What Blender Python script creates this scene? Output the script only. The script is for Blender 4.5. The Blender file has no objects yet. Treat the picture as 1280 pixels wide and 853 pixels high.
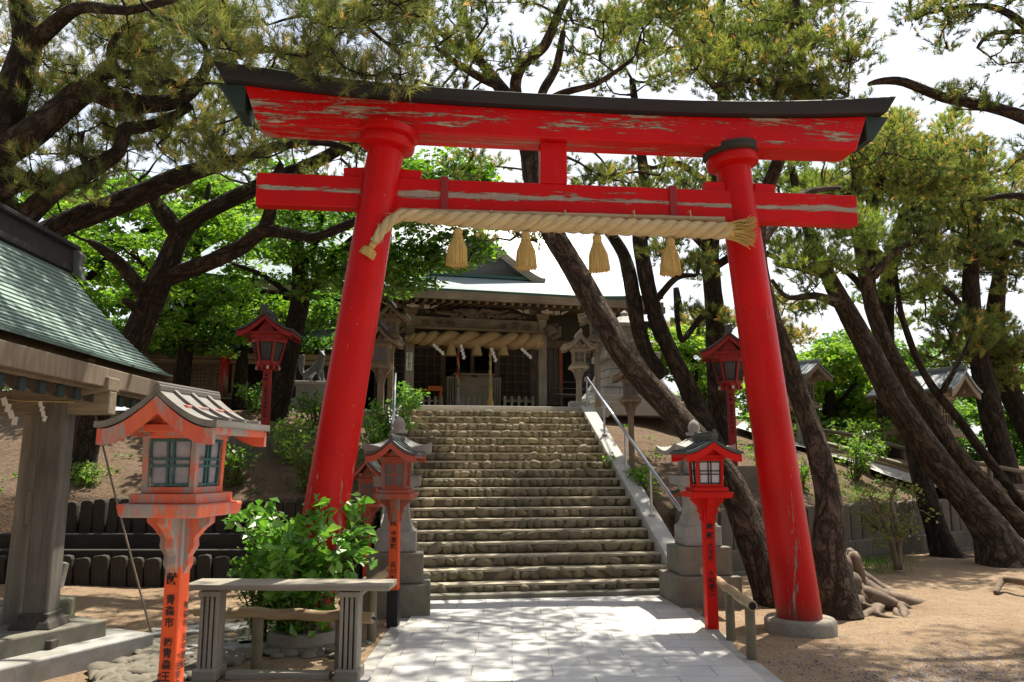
import bpy, math, random
import numpy as np
from mathutils import Vector, Matrix

scene = bpy.context.scene
COL = scene.collection
R = math.radians

# ------------------------------------------------------------------ camera
F_PX, CX, CY, EYE = 980.0, 640.0, 426.5, 1.6
PITCH = math.atan(154 / F_PX)
cam_d = bpy.data.cameras.new('camera')
cam_d.sensor_width = 36.0
cam_d.lens = F_PX / 1280 * 36.0
cam_d.clip_start = 0.05
cam_d.clip_end = 2000
cam = bpy.data.objects.new('camera', cam_d)
COL.objects.link(cam)
cam.location = (0, 0, EYE)
cam.rotation_euler = (math.pi / 2 + PITCH, 0, 0)
scene.camera = cam

# ------------------------------------------------------------------ light
SUN_EL, SUN_AZ = R(65), R(27)          # azimuth clockwise from +Y (behind the scene, to the right)
to_sun = Vector((math.sin(SUN_AZ) * math.cos(SUN_EL), math.cos(SUN_AZ) * math.cos(SUN_EL), math.sin(SUN_EL)))
sun_d = bpy.data.lights.new('sun', 'SUN')
sun_d.energy = 5.0
sun_d.angle = R(0.53)
sun_d.color = (1.0, 0.93, 0.80)
sun = bpy.data.objects.new('sun', sun_d)
COL.objects.link(sun)
sun.location = to_sun * 60
sun.rotation_euler = (-to_sun).to_track_quat('-Z', 'Y').to_euler()

world = bpy.data.worlds.new('World')
scene.world = world
world.use_nodes = True
wn = world.node_tree
wn.nodes.clear()
w_out = wn.nodes.new('ShaderNodeOutputWorld')
w_bg = wn.nodes.new('ShaderNodeBackground')
w_sky = wn.nodes.new('ShaderNodeTexSky')
w_sky.sky_type = 'NISHITA'
w_sky.sun_disc = False
w_sky.sun_elevation = SUN_EL
w_sky.sun_rotation = SUN_AZ
w_sky.air_density = 1.0
w_sky.dust_density = 2.5
w_tc = wn.nodes.new('ShaderNodeTexCoord')
w_mp = wn.nodes.new('ShaderNodeMapping')
w_mp.inputs['Scale'].default_value = (1.3, 1.3, 2.6)
w_no = wn.nodes.new('ShaderNodeTexNoise')
w_no.inputs['Scale'].default_value = 1.6
w_no.inputs['Detail'].default_value = 7
w_rm = wn.nodes.new('ShaderNodeValToRGB')
w_rm.color_ramp.elements[0].position = 0.36
w_rm.color_ramp.elements[0].color = (0.35, 0.35, 0.35, 1)
w_rm.color_ramp.elements[1].position = 0.58
w_mx = wn.nodes.new('ShaderNodeMixRGB')
w_mx.inputs[2].default_value = (5.1, 5.25, 5.5, 1)      # bright thin cloud
L = wn.links.new
L(w_tc.outputs['Generated'], w_mp.inputs['Vector'])
L(w_mp.outputs['Vector'], w_no.inputs['Vector'])
L(w_no.outputs['Fac'], w_rm.inputs['Fac'])
L(w_rm.outputs['Color'], w_mx.inputs['Fac'])
L(w_sky.outputs['Color'], w_mx.inputs[1])
L(w_mx.outputs['Color'], w_bg.inputs['Color'])
L(w_bg.outputs['Background'], w_out.inputs['Surface'])
w_dot = wn.nodes.new('ShaderNodeVectorMath'); w_dot.operation = 'DOT_PRODUCT'
w_dot.inputs[1].default_value = (math.sin(SUN_AZ) * .86, math.cos(SUN_AZ) * .86, .5)
w_dr = wn.nodes.new('ShaderNodeMapRange')               # thin haze brightest around the sun; sky behind the camera dimmed to cut fill
w_dr.inputs['From Min'].default_value = -.35; w_dr.inputs['From Max'].default_value = .60
w_dr.inputs['To Min'].default_value = .13; w_dr.inputs['To Max'].default_value = 1.0
w_ml = wn.nodes.new('ShaderNodeMixRGB'); w_ml.blend_type = 'MULTIPLY'; w_ml.inputs[0].default_value = 1.0
w_ml.inputs[1].default_value = (6.0, 6.1, 6.3, 1)
L(w_tc.outputs['Generated'], w_dot.inputs[0])
L(w_dot.outputs['Value'], w_dr.inputs['Value'])
L(w_dr.outputs['Result'], w_ml.inputs[2])
L(w_ml.outputs['Color'], w_mx.inputs[2])
w_bg.inputs['Strength'].default_value = 0.115

vs = scene.view_settings
vs.view_transform = 'Standard'
vs.look = 'None'
vs.gamma = 1.0
vs.exposure = 0.95
vs.use_curve_mapping = False
scene.cycles.use_denoising = True
scene.cycles.max_bounces = 7
scene.cycles.diffuse_bounces = 4
scene.cycles.transmission_bounces = 4
scene.cycles.transparent_max_bounces = 4
scene.cycles.sample_clamp_indirect = 8

# ------------------------------------------------------------------ helpers
_fw = Vector((0, math.cos(PITCH), math.sin(PITCH)))
_up = Vector((0, -math.sin(PITCH), math.cos(PITCH)))
def ray(x, y):
    return _fw + Vector(((x - CX) / F_PX, 0, 0)) + _up * ((CY - y) / F_PX)
def at(x, y, Y):                       # the world point seen at a pixel of the photo, at depth Y
    r = ray(x, y)
    return r * (Y / r.y) + Vector((0, 0, EYE))
def ground_at(x, y, z=0.0):
    r = ray(x, y)
    return r * ((z - EYE) / r.z) + Vector((0, 0, EYE))

ICO = {}
def ico(sub):
    if sub not in ICO:
        import bmesh
        bm = bmesh.new()
        bmesh.ops.create_icosphere(bm, subdivisions=sub, radius=1.0)
        ICO[sub] = ([v.co.copy() for v in bm.verts], [[v.index for v in f.verts] for f in bm.faces])
        bm.free()
    return ICO[sub]

class MB:
    """collects shapes that end up in ONE mesh object"""
    def __init__(s):
        s.v, s.f, s.m, s.uv = [], [], [], {}
    def add(s, vs_, fs_, mi=0, uvs=None):
        b = len(s.v)
        s.v.extend([tuple(p) for p in vs_])
        for k, f in enumerate(fs_):
            if uvs is not None:
                s.uv[len(s.f)] = uvs[k]
            s.f.append([i + b for i in f])
            s.m.append(mi)
        return s
    def box(s, c, d, rot=None, mi=0, top=(1, 1), shift=(0, 0)):
        hx, hy, hz = d[0] / 2, d[1] / 2, d[2] / 2
        tx, ty = top
        p = [(-hx, -hy, -hz), (hx, -hy, -hz), (hx, hy, -hz), (-hx, hy, -hz),
             (-hx * tx + shift[0], -hy * ty + shift[1], hz), (hx * tx + shift[0], -hy * ty + shift[1], hz),
             (hx * tx + shift[0], hy * ty + shift[1], hz), (-hx * tx + shift[0], hy * ty + shift[1], hz)]
        p = [Vector(q) for q in p]
        if rot is not None:
            p = [rot @ q for q in p]
        c = Vector(c)
        return s.add([q + c for q in p], [[0, 3, 2, 1], [4, 5, 6, 7], [0, 1, 5, 4], [1, 2, 6, 5], [2, 3, 7, 6], [3, 0, 4, 7]], mi)
    def bar(s, a, b, w, h, mi=0, up=(0, 0, 1)):
        a, b = Vector(a), Vector(b)
        d = b - a
        x = d.normalized()
        y = Vector(up).cross(x)
        if y.length < 1e-4:
            y = Vector((0, 1, 0)).cross(x)
        y.normalize()
        z = x.cross(y)
        rot = Matrix((x, y, z)).transposed()
        return s.box((a + b) / 2, (d.length, w, h), rot, mi)
    def tube(s, pts, rad, n=10, mi=0, cap=True, rough=0.0, seed=0, ridge=0.0, fine=0):
        P = [Vector(p) for p in pts]
        if not hasattr(rad, '__len__'):
            rad = [rad] * len(P)
        rad = list(rad)
        for _ in range(fine):                      # Catmull-Rom refinement
            Q, q = [], []
            for i in range(len(P) - 1):
                p0, p1, p2, p3 = P[max(i - 1, 0)], P[i], P[i + 1], P[min(i + 2, len(P) - 1)]
                Q += [p1, (p1 * 9 + p2 * 9 - p0 - p3) / 16]
                q += [rad[i], (rad[i] + rad[i + 1]) / 2]
            P, rad = Q + [P[-1]], q + [rad[-1]]
        rng = random.Random(seed)
        ph = [rng.uniform(0, 6.28) for _ in range(6)]
        ring, uvs, fs_ = [], [], []
        T0 = (P[1] - P[0]).normalized()
        ref = Vector((0, 1, 0)) if abs(T0.y) < 0.9 else Vector((0, 0, 1))   # seam on the far side
        L_, ra = 0.0, sum(rad) / len(rad)
        vv = []
        for i, p in enumerate(P):
            t = (P[min(i + 1, len(P) - 1)] - P[max(i - 1, 0)]).normalized()
            a = (ref - t * ref.dot(t)).normalized()
            b = t.cross(a)
            ref = a
            if i:
                L_ += (p - P[i - 1]).length
            vv.append(L_)
            for k in range(n):
                th = 2 * math.pi * k / n
                r = rad[i]
                if rough:
                    r *= 1 + rough * (math.sin(2 * th + ph[0] + L_ * 2.1) * .5 + math.sin(3 * th + ph[1] - L_ * 3.3) * .35 + math.sin(5 * th + ph[2] + L_ * 7) * .25 + math.sin(L_ * 9 + ph[3]) * .25 + (rng.random() - .5) * .5)
                if ridge:
                    r *= 1 + ridge * math.sin(n * th * 0.5 + math.sin(L_ * 5 + ph[4]) * 2)
                ring.append(p + a * (r * math.cos(th)) + b * (r * math.sin(th)))
        circ = 2 * math.pi * ra
        for i in range(len(P) - 1):
            for k in range(n):
                k2 = (k + 1) % n
                fs_.append([i * n + k, i * n + k2, (i + 1) * n + k2, (i + 1) * n + k])
                u0, u1 = k / n * circ, (k + 1) / n * circ
                uvs.append([(u0, vv[i]), (u1, vv[i]), (u1, vv[i + 1]), (u0, vv[i + 1])])
        if cap:
            fs_.append(list(range(n))[::-1]); uvs.append([(0, 0)] * n)
            fs_.append([(len(P) - 1) * n + k for k in range(n)]); uvs.append([(0, 0)] * n)
        return s.add(ring, fs_, mi, uvs)
    def lathe(s, prof, n=24, c=(0, 0, 0), mi=0, phase=0.0, sx=1.0, sy=1.0, cap=True):
        ring, fs_ = [], []
        for (r, z) in prof:
            for k in range(n):
                th = 2 * math.pi * k / n + phase
                ring.append((c[0] + r * sx * math.cos(th), c[1] + r * sy * math.sin(th), c[2] + z))
        for i in range(len(prof) - 1):
            for k in range(n):
                k2 = (k + 1) % n
                fs_.append([i * n + k, i * n + k2, (i + 1) * n + k2, (i + 1) * n + k])
        if cap:
            fs_.append(list(range(n))[::-1])
            fs_.append([(len(prof) - 1) * n + k for k in range(n)])
        return s.add(ring, fs_, mi)
    def prism(s, poly, y0, y1, mi=0, plane='xz'):
        n = len(poly)
        f = {'xz': lambda a, b, t: (a, t, b), 'yz': lambda a, b, t: (t, a, b), 'xy': lambda a, b, t: (a, b, t)}[plane]
        v = [f(a, b, y0) for a, b in poly] + [f(a, b, y1) for a, b in poly]
        fs_ = [list(range(n)), [n + k for k in range(n)][::-1]] + [[k, n + k, n + (k + 1) % n, (k + 1) % n] for k in range(n)]
        return s.add(v, fs_, mi)
    def strip(s, low, high, y0, y1, mi=0):
        """solid between two profiles in xz (lists of same length), from y0 to y1"""
        n = len(low)
        v = [(a, y0, b) for a, b in low] + [(a, y0, b) for a, b in high] + [(a, y1, b) for a, b in low] + [(a, y1, b) for a, b in high]
        fs_ = []
        for i in range(n - 1):
            fs_ += [[i, i + 1, n + i + 1, n + i], [2 * n + i, 3 * n + i, 3 * n + i + 1, 2 * n + i + 1],
                    [i, 2 * n + i, 2 * n + i + 1, i + 1], [n + i, n + i + 1, 3 * n + i + 1, 3 * n + i]]
        fs_ += [[0, n, 3 * n, 2 * n], [n - 1, 3 * n - 1, 4 * n - 1, 2 * n - 1]]
        return s.add(v, fs_, mi)
    def blob(s, c, d, seed=0, sub=2, amp=0.15, rot=None, mi=0, sq=1.0):
        vs_, fs_ = ico(sub)
        rng = random.Random(seed)
        k = [Vector((rng.gauss(0, 1), rng.gauss(0, 1), rng.gauss(0, 1))) * 1.6 for _ in range(4)]
        ph = [rng.uniform(0, 6) for _ in range(4)]
        out = []
        for v in vs_:
            m = 1 + amp * sum(math.sin(k[i].dot(v) + ph[i]) for i in range(4)) / 2
            q = Vector([math.copysign(abs(w_) ** sq, w_) * d_ for w_, d_ in zip(v, d)]) * m
            if rot is not None:
                q = rot @ q
            out.append(q + Vector(c))
        return s.add(out, fs_, mi)
    def grid(s, fn, nu, nv, mi=0, uv=None):
        v = [fn(i / nu, j / nv) for j in range(nv + 1) for i in range(nu + 1)]
        fs_, uvs = [], []
        g = uv or (lambda a, b: (a, b))
        for j in range(nv):
            for i in range(nu):
                fs_.append([j * (nu + 1) + i, j * (nu + 1) + i + 1, (j + 1) * (nu + 1) + i + 1, (j + 1) * (nu + 1) + i])
                uvs.append([g(i / nu, j / nv), g((i + 1) / nu, j / nv), g((i + 1) / nu, (j + 1) / nv), g(i / nu, (j + 1) / nv)])
        return s.add(v, fs_, mi, uvs)
    def merge(s, o, M=None):
        b, fb = len(s.v), len(s.f)
        s.v.extend([tuple(M @ Vector(p)) for p in o.v] if M is not None else o.v)
        for k, f in enumerate(o.f):
            if k in o.uv:
                s.uv[fb + k] = o.uv[k]
            s.f.append([i + b for i in f]); s.m.append(o.m[k])
        return s
    def build(s, name, mats, parent=None, smooth=False, bevel=0.0, loc=None, rot=None, auto=None, fixn=True):
        me = bpy.data.meshes.new(name)
        me.from_pydata(s.v, [], s.f)
        if not isinstance(mats, (list, tuple)):
            mats = [mats]
        for m in mats:
            me.materials.append(m)
        me.polygons.foreach_set('material_index', s.m)
        if s.uv:
            ul = me.uv_layers.new(name='UVMap')
            for k, c in s.uv.items():
                st = me.polygons[k].loop_start
                for q, t in enumerate(c):
                    ul.data[st + q].uv = t
        if fixn:
            import bmesh
            bm = bmesh.new(); bm.from_mesh(me)
            bmesh.ops.recalc_face_normals(bm, faces=bm.faces[:])
            bm.to_mesh(me); bm.free()
        if smooth or auto:
            me.polygons.foreach_set('use_smooth', [True] * len(me.polygons))
        if auto:
            me.set_sharp_from_angle(angle=R(auto))
        me.update()
        o = bpy.data.objects.new(name, me)
        COL.objects.link(o)
        if parent is not None:
            o.parent = parent
        if loc is not None:
            o.location = loc
        if rot is not None:
            o.rotation_euler = rot
        if bevel:
            b = o.modifiers.new('bevel', 'BEVEL')
            b.width = bevel; b.segments = 2; b.limit_method = 'ANGLE'; b.angle_limit = R(40)
        return o

def big_mesh(name, V, Fn, mat, parent=None, tint=None, nside=3):
    """fast mesh from numpy arrays: V (n,3), faces of equal size"""
    me = bpy.data.meshes.new(name)
    nf = len(Fn)
    me.vertices.add(len(V)); me.vertices.foreach_set('co', np.ascontiguousarray(V, dtype=np.float32).ravel())
    me.loops.add(nf * nside); me.loops.foreach_set('vertex_index', np.ascontiguousarray(Fn, dtype=np.int32).ravel())
    me.polygons.add(nf); me.polygons.foreach_set('loop_start', np.arange(0, nf * nside, nside, dtype=np.int32))
    if tint is not None:
        a = me.attributes.new('tint', 'FLOAT', 'FACE')
        a.data.foreach_set('value', np.ascontiguousarray(tint, dtype=np.float32))
    me.materials.append(mat)
    me.update(calc_edges=True)
    me.validate()
    o = bpy.data.objects.new(name, me)
    COL.objects.link(o)
    if parent is not None:
        o.parent = parent
    return o

def tag(o, label=None, cat=None, group=None, kind=None):
    if label: o['label'] = label
    if cat: o['category'] = cat
    if group: o['group'] = group
    if kind: o['kind'] = kind
    return o
def thing(name, loc, label, cat, rz=0.0, group=None, tilt=(0, 0)):
    o = bpy.data.objects.new(name, None)
    COL.objects.link(o)
    o.empty_display_size = 0.2
    o.location = loc
    o.rotation_euler = (tilt[0], tilt[1], rz)
    return tag(o, label, cat, group)
def kids(o):
    return [c for c in bpy.data.objects if c.parent == o]
def dup(o, loc=None, rz=None, label=None, parent=None):
    c = o.copy()
    COL.objects.link(c)
    if parent is not None: c.parent = parent
    if loc is not None: c.location = loc
    if rz is not None: c.rotation_euler = (c.rotation_euler[0], c.rotation_euler[1], rz)
    if label: c['label'] = label
    for k in kids(o):
        dup(k, parent=c)
    return c

# ------------------------------------------------------------------ materials
class NT:
    def __init__(s, name):
        s.mat = bpy.data.materials.new(name)
        s.mat.use_nodes = True
        s.t = s.mat.node_tree
        s.bsdf = s.t.nodes['Principled BSDF']
        s.out = s.t.nodes['Material Output']
    def n(s, typ, **kw):
        nd = s.t.nodes.new('ShaderNode' + typ)
        for k, v in kw.items():
            if k.startswith('_'):
                setattr(nd, k[1:], v)
            else:
                s.set(nd.inputs[int(k[1:])] if k[0] == 'i' and k[1:].isdigit() else nd.inputs[k.replace('__', ' ')], v)
        return nd
    def set(s, sock, v):
        if isinstance(v, bpy.types.NodeSocket):
            s.t.links.new(v, sock)
        else:
            sock.default_value = (tuple(v) + (1.0,)) if hasattr(v, '__len__') and len(v) == 3 and sock.type == 'RGBA' else v
    def coord(s, which='Object', scale=(1, 1, 1), rot=(0, 0, 0)):
        tc = s.n('TexCoord')
        mp = s.n('Mapping', Vector=tc.outputs[which], Scale=scale, Rotation=rot)
        return mp.outputs['Vector']
    def noise(s, vec, scale, detail=4, rough=0.55, dist=0.0):
        return s.n('TexNoise', Vector=vec, Scale=scale, Detail=detail, Roughness=rough, Distortion=dist).outputs['Fac']
    def vor(s, vec, scale, feature='F1', out='Distance', rand=1.0):
        nd = s.n('TexVoronoi', _feature=feature)
        s.set(nd.inputs['Vector'], vec); s.set(nd.inputs['Scale'], scale); s.set(nd.inputs['Randomness'], rand)
        return nd.outputs[out]
    def ramp(s, fac, stops):
        nd = s.n('ValToRGB')
        s.set(nd.inputs['Fac'], fac)
        e = nd.color_ramp.elements
        while len(e) < len(stops): e.new(0.5)
        for k, (p, c) in enumerate(stops):
            e[k].position = p
            if not hasattr(c, '__len__'): c = (c, c, c)
            e[k].color = tuple(c) + (1,)
        return nd.outputs['Color']
    def math(s, op, a, b=0.0, clamp=False):
        nd = s.n('Math', _operation=op, _use_clamp=clamp)
        s.set(nd.inputs[0], a); s.set(nd.inputs[1], b)
        return nd.outputs[0]
    def mix(s, fac, a, b, blend='MIX'):
        nd = s.n('MixRGB', _blend_type=blend)
        s.set(nd.inputs[0], fac); s.set(nd.inputs[1], a); s.set(nd.inputs[2], b)
        return nd.outputs[0]
    def bump(s, h, strength=0.4, dist=0.02, normal=None):
        nd = s.n('Bump', Height=h, Strength=strength, Distance=dist)
        if normal is not None: s.set(nd.inputs['Normal'], normal)
        return nd.outputs['Normal']
    def fin(s, color=None, rough=None, normal=None, metal=None, spec=None):
        b = s.bsdf.inputs
        if color is not None: s.set(b['Base Color'], color)
        if rough is not None: s.set(b['Roughness'], rough)
        if normal is not None: s.set(b['Normal'], normal)
        if metal is not None: s.set(b['Metallic'], metal)
        if spec is not None: s.set(b['Specular IOR Level'], spec)
        return s.mat
    def sep(s, vec):
        return s.n('SeparateXYZ', i0=vec).outputs

RED = (0.58, 0.004, 0.004)
def red_paint(name, axis='x', amount=0.62, band=None, left=0.0, low=0.0, grime=False, col=RED, peel=((.50, .40, .31), (.24, .21, .18)), rough=0.32):
    t = NT(name)
    sc = {'x': (0.55, 5.0, 5.0), 'z': (4.5, 4.5, 0.45)}[axis]
    v = t.coord('Object', sc)
    big = t.noise(v, 1.1, 2, .5)
    fine = t.noise(v, 3.6, 12, .80, .4)
    f = t.math('ADD', t.math('MULTIPLY', big, .34), t.math('MULTIPLY', fine, .66))
    if band:
        for (zc, w, g) in band:
            z = t.sep(t.coord('Object'))[2]
            d = t.math('ABSOLUTE', t.math('SUBTRACT', z, zc))
            k = t.math('SUBTRACT', 1.0, t.math('DIVIDE', d, w), True)
            f = t.math('ADD', f, t.math('MULTIPLY', k, g))
    if left:                                             # the weather side has lost more paint
        x = t.sep(t.coord('Object'))[0]
        f = t.math('ADD', f, t.math('MULTIPLY', t.math('DIVIDE', t.math('SUBTRACT', -1.3, x), 1.6, True), left))
    if low:
        z = t.sep(t.coord('Object'))[2]
        f = t.math('ADD', f, t.math('MULTIPLY', t.math('SUBTRACT', 1.0, t.math('DIVIDE', z, 1.9), True), low))
    mask = t.ramp(f, [(amount, 0.0), (amount + .012, 1.0)])
    plain = t.coord('Object')
    red = t.mix(t.ramp(t.noise(plain, 1.4, 5, .6), [(.35, 0.0), (.7, 1.0)]), col, tuple(c * .78 for c in col))
    pl = t.mix(t.ramp(t.noise(v, 6, 6, .7), [(.35, 0.0), (.65, 1.0)]), peel[0], peel[1])
    c = t.mix(mask, red, pl)
    spk = t.ramp(t.noise(t.coord('Object', (26, 26, 7) if axis == 'z' else (7, 26, 26)), 1.3, 3, .6), [(.72, 0.0), (.74, 1.0)])
    c = t.mix(t.math('MULTIPLY', spk, .45), c, peel[0])
    strk = t.ramp(t.noise(t.coord('Object', (7, 7, .5)), 1.6, 6, .7), [(.5, 0.0), (.8, .35)])
    c = t.mix(strk, c, tuple(q * .5 + .004 for q in col))
    if grime:
        z = t.sep(plain)[2]
        gz = t.math('ADD', z, t.math('MULTIPLY', t.noise(plain, 6, 6, .7), .5))
        c = t.mix(t.ramp(gz, [(.30, .75), (.62, 0.0)]), c, (.10, .045, .03))
    rg = t.math('ADD', t.math('MULTIPLY', mask, .5), t.math('ADD', rough, t.math('MULTIPLY', t.noise(plain, 9, 3), .12)))
    h = t.math('ADD', t.math('MULTIPLY', mask, -1.0), t.math('MULTIPLY', t.noise(v, 4, 6, .6), .6))
    return t.fin(c, rg, t.bump(h, .7, .010), spec=.22)

def wood(name, c1, c2, axis='z', rough=0.75, scale=1.0, stain=None, bump=.35):
    t = NT(name)
    sc = {'x': (0.7, 9, 9), 'y': (9, .7, 9), 'z': (9, 9, .7)}[axis]
    v = t.coord('Object', tuple(q * scale for q in sc))
    g = t.noise(v, 2.2, 8, .65, .5)
    c = t.ramp(g, [(.3, c1), (.7, c2)])
    lo = t.noise(t.coord('Object'), 1.6, 4, .6)
    c = t.mix(t.ramp(lo, [(.35, 0.0), (.75, .75)]), c, stain if stain else tuple(q * .55 for q in c1))
    return t.fin(c, rough, t.bump(g, bump, .006))

def weathered_paint(name, col, under, amount, axis='z', col2=None, rough=.6, seedoff=0.0):
    t = NT(name)
    sc = {'x': (1.5, 6, 6), 'z': (5, 5, 1.3)}[axis]
    v = t.coord('Object', sc)
    f = t.math('ADD', t.math('MULTIPLY', t.noise(v, 1.1 + seedoff, 3, .5), .5), t.math('MULTIPLY', t.noise(v, 5, 9, .75), .5))
    mask = t.ramp(f, [(amount - .03, 0.0), (amount + .02, 1.0)])
    a = t.mix(t.ramp(t.noise(v, 2.0, 5, .6), [(.3, 0.0), (.7, 1.0)]), col, col2 or tuple(q * .65 for q in col))
    u = t.mix(t.noise(v, 9, 6, .7), under, tuple(q * .5 for q in under))
    return t.fin(t.mix(mask, a, u), t.math('ADD', rough, t.math('MULTIPLY', mask, .25)), t.bump(f, .3, .004))

def stone(name, c1, c2, sc=6.0, rough=.85, moss=None, bump=.5):
    t = NT(name)
    v = t.coord('Object')
    f = t.noise(v, sc, 10, .7)
    c = t.ramp(f, [(.3, c1), (.7, c2)])
    sp = t.noise(v, sc * 22, 3, .6)
    c = t.mix(.35, c, t.ramp(sp, [(.35, tuple(q * .5 for q in c1)), (.65, tuple(min(1, q * 1.3) for q in c2))]))
    if moss:
        c = t.mix(t.ramp(t.noise(v, 2.3, 6, .65), [(.48, 0.0), (.68, .8)]), c, moss)
    return t.fin(c, rough, t.bump(t.math('ADD', f, t.math('MULTIPLY', sp, .35)), bump, .012))

def plain(name, col, rough=.6, metal=0.0, vary=.25, sc=5.0):
    t = NT(name)
    v = t.coord('Object')
    c = t.mix(t.ramp(t.noise(v, sc, 6, .65), [(.3, 0.0), (.7, 1.0)]), col, tuple(q * (1 - vary) for q in col))
    return t.fin(c, rough, None, metal)

def bark(name, c_plate, c_crack, sc=1.0):
    t = NT(name)
    uv = t.coord('UV', (6.8 * sc, 1.8 * sc, 1))
    n1 = t.noise(uv, 1.15, 5, .62, .55)
    r1 = t.math('ABSOLUTE', t.math('SUBTRACT', n1, .5))
    uv2 = t.coord('UV', (6.0 * sc, 5.0 * sc, 1))
    n2 = t.noise(uv2, 1.3, 4, .6, .8)
    r2 = t.math('ADD', t.math('ABSOLUTE', t.math('SUBTRACT', n2, .47)), .018)
    ridge = t.math('MINIMUM', r1, t.math('MULTIPLY', r2, 1.5))
    k = t.ramp(ridge, [(.006, 0.0), (.06, .7), (.17, 1.0)])
    fine = t.noise(t.coord('UV', (46, 13, 1)), 1.0, 6, .75)
    ob = t.noise(t.coord('Object'), 1.3, 5, .65)
    plate = t.mix(t.ramp(fine, [(.3, 0.0), (.7, 1.0)]), tuple(q * .55 for q in c_plate), tuple(q * 1.15 for q in c_plate))
    plate = t.mix(t.ramp(ob, [(.38, 0.0), (.7, .65)]), plate, (c_plate[0] * .55, c_plate[1] * .58, c_plate[2] * .60))
    c = t.mix(k, c_crack, plate)
    h = t.math('ADD', k, t.math('MULTIPLY', fine, .4))
    return t.fin(c, .92, t.bump(h, 1.0, .05), spec=.15)

def leaf_mat(name, stops, trans=.45, rough=.55):
    t = NT(name)
    a = t.n('Attribute', _attribute_name='tint').outputs['Fac']
    c = t.ramp(a, stops)
    d = t.n('BsdfDiffuse', Color=c)
    tr = t.n('BsdfTranslucent', Color=t.mix(1.0, c, (1.25, 1.2, .75), 'MULTIPLY'))
    gl = t.n('BsdfGlossy', Color=(.9, .95, .9), Roughness=rough)
    m1 = t.n('MixShader', i0=trans, i1=d.outputs[0], i2=tr.outputs[0])
    m2 = t.n('MixShader', i0=.045, i1=m1.outputs[0], i2=gl.outputs[0])
    t.t.links.new(m2.outputs[0], t.out.inputs['Surface'])
    return t.mat

M = {}
M['kasagi_red'] = red_paint('red paint peeled on lintel', 'x', .562, [(5.03, .14, .055)], left=.05)
M['nuki_red'] = red_paint('red paint peeled on tie beam', 'x', .61, [(4.24, .06, .20)], peel=((.40, .34, .28), (.26, .23, .20)))
M['pillar_red'] = red_paint('red paint on pillar', 'z', .608, low=.085, grime=True, rough=.3)
M['strut_red'] = red_paint('red paint on strut', 'z', .60)
M['strap_red'] = plain('dark red strap', (.30, .008, .008), .5)
M['copper_dark'] = wood('dark copper cladding', (.020, .015, .019), (.042, .032, .036), 'x', .6, .5, (.014, .024, .022), .15)
M['copper_dark'].node_tree.nodes['Principled BSDF'].inputs['Specular IOR Level'].default_value = .25
M['lintel_end'] = plain('dark green lintel end', (.014, .035, .031), .6)
M['copper_edge'] = plain('green copper edge', (.05, .13, .11), .6)
M['concrete'] = stone('weathered concrete', (.17, .15, .115), (.30, .265, .21), 5)
M['straw'] = None
M['granite'] = stone('grey granite', (.24, .235, .225), (.40, .39, .37), 7, .8, (.20, .19, .14))
M['granite_dark'] = stone('stained granite base', (.13, .12, .095), (.24, .22, .17), 6, .85, (.10, .10, .055))
M['slab'] = stone('pale kerb stone', (.34, .33, .31), (.50, .49, .46), 6, .8)
M['riser'] = stone('mossy shaded riser fill', (.055, .050, .033), (.16, .135, .085), 7, .9, (.06, .065, .03))  # moss tones, darkened so the colour also carries the shade of the risers
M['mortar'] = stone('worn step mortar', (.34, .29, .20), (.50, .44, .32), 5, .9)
M['bark'] = bark('pine bark', (.185, .135, .098), (.040, .029, .021))
M['bark_dark'] = bark('dark pine bark', (.100, .074, .056), (.026, .020, .016))
M['bark_maple'] = bark('maple bark', (.075, .06, .045), (.02, .016, .012), 1.6)
M['root'] = wood('root wood', (.10, .068, .045), (.25, .175, .115), 'z', .85, .6)
M['wood_grey'] = wood('silvered wood', (.24, .21, .165), (.40, .36, .29))
M['wood_post'] = wood('dark weathered post wood', (.095, .082, .066), (.20, .18, .15))
M['wood_grey_x'] = wood('silvered wood lengthwise', (.22, .19, .145), (.38, .34, .27), 'x')
M['wood_brown'] = wood('brown wood', (.16, .12, .08), (.29, .225, .155))
M['wood_brown_x'] = wood('brown wood lengthwise', (.17, .13, .085), (.32, .255, .175), 'x')
M['wood_dark'] = wood('dark old wood', (.045, .038, .03), (.095, .08, .062))
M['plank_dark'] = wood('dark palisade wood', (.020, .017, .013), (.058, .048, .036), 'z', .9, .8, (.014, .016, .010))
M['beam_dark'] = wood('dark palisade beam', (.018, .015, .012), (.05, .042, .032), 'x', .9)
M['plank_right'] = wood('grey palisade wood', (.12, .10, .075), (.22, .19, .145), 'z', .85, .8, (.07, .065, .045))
M['bamboo'] = wood('dried bamboo', (.30, .22, .12), (.46, .36, .22), 'x', .5, .5, (.25, .15, .08), .1)
M['bamboo_pole'] = plain('old bamboo post', (.20, .17, .10), .6, 0, .4)
M['hole'] = plain('dark hollow', (.01, .009, .008), .9)
M['steel'] = plain('brushed steel rail', (.55, .57, .62), .28, 1.0, .1)
M['ink'] = plain('black ink', (.012, .011, .011), .7)
M['paper'] = plain('white paper', (.80, .79, .76), .8, 0, .06)
M['pane_white'] = plain('milky pane', (.62, .60, .66), .35, 0, .15)
M['pane_grey'] = plain('dusty milky pane', (.30, .29, .33), .3, 0, .35, 14)
M['pane_dark'] = plain('dusky pane', (.10, .11, .12), .25, 0, .3)
M['roof_slate'] = wood('dark lantern roofing', (.035, .04, .042), (.08, .085, .085), 'y', .5, .4, (.06, .085, .075), .15)
M['roof_worn'] = wood('worn lantern roofing', (.085, .078, .068), (.25, .235, .205), 'y', .6, .4, (.10, .09, .075), .2)
M['lantern_red'] = plain('bright red lantern paint', (.64, .010, .006), .45, 0, .15)
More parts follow.
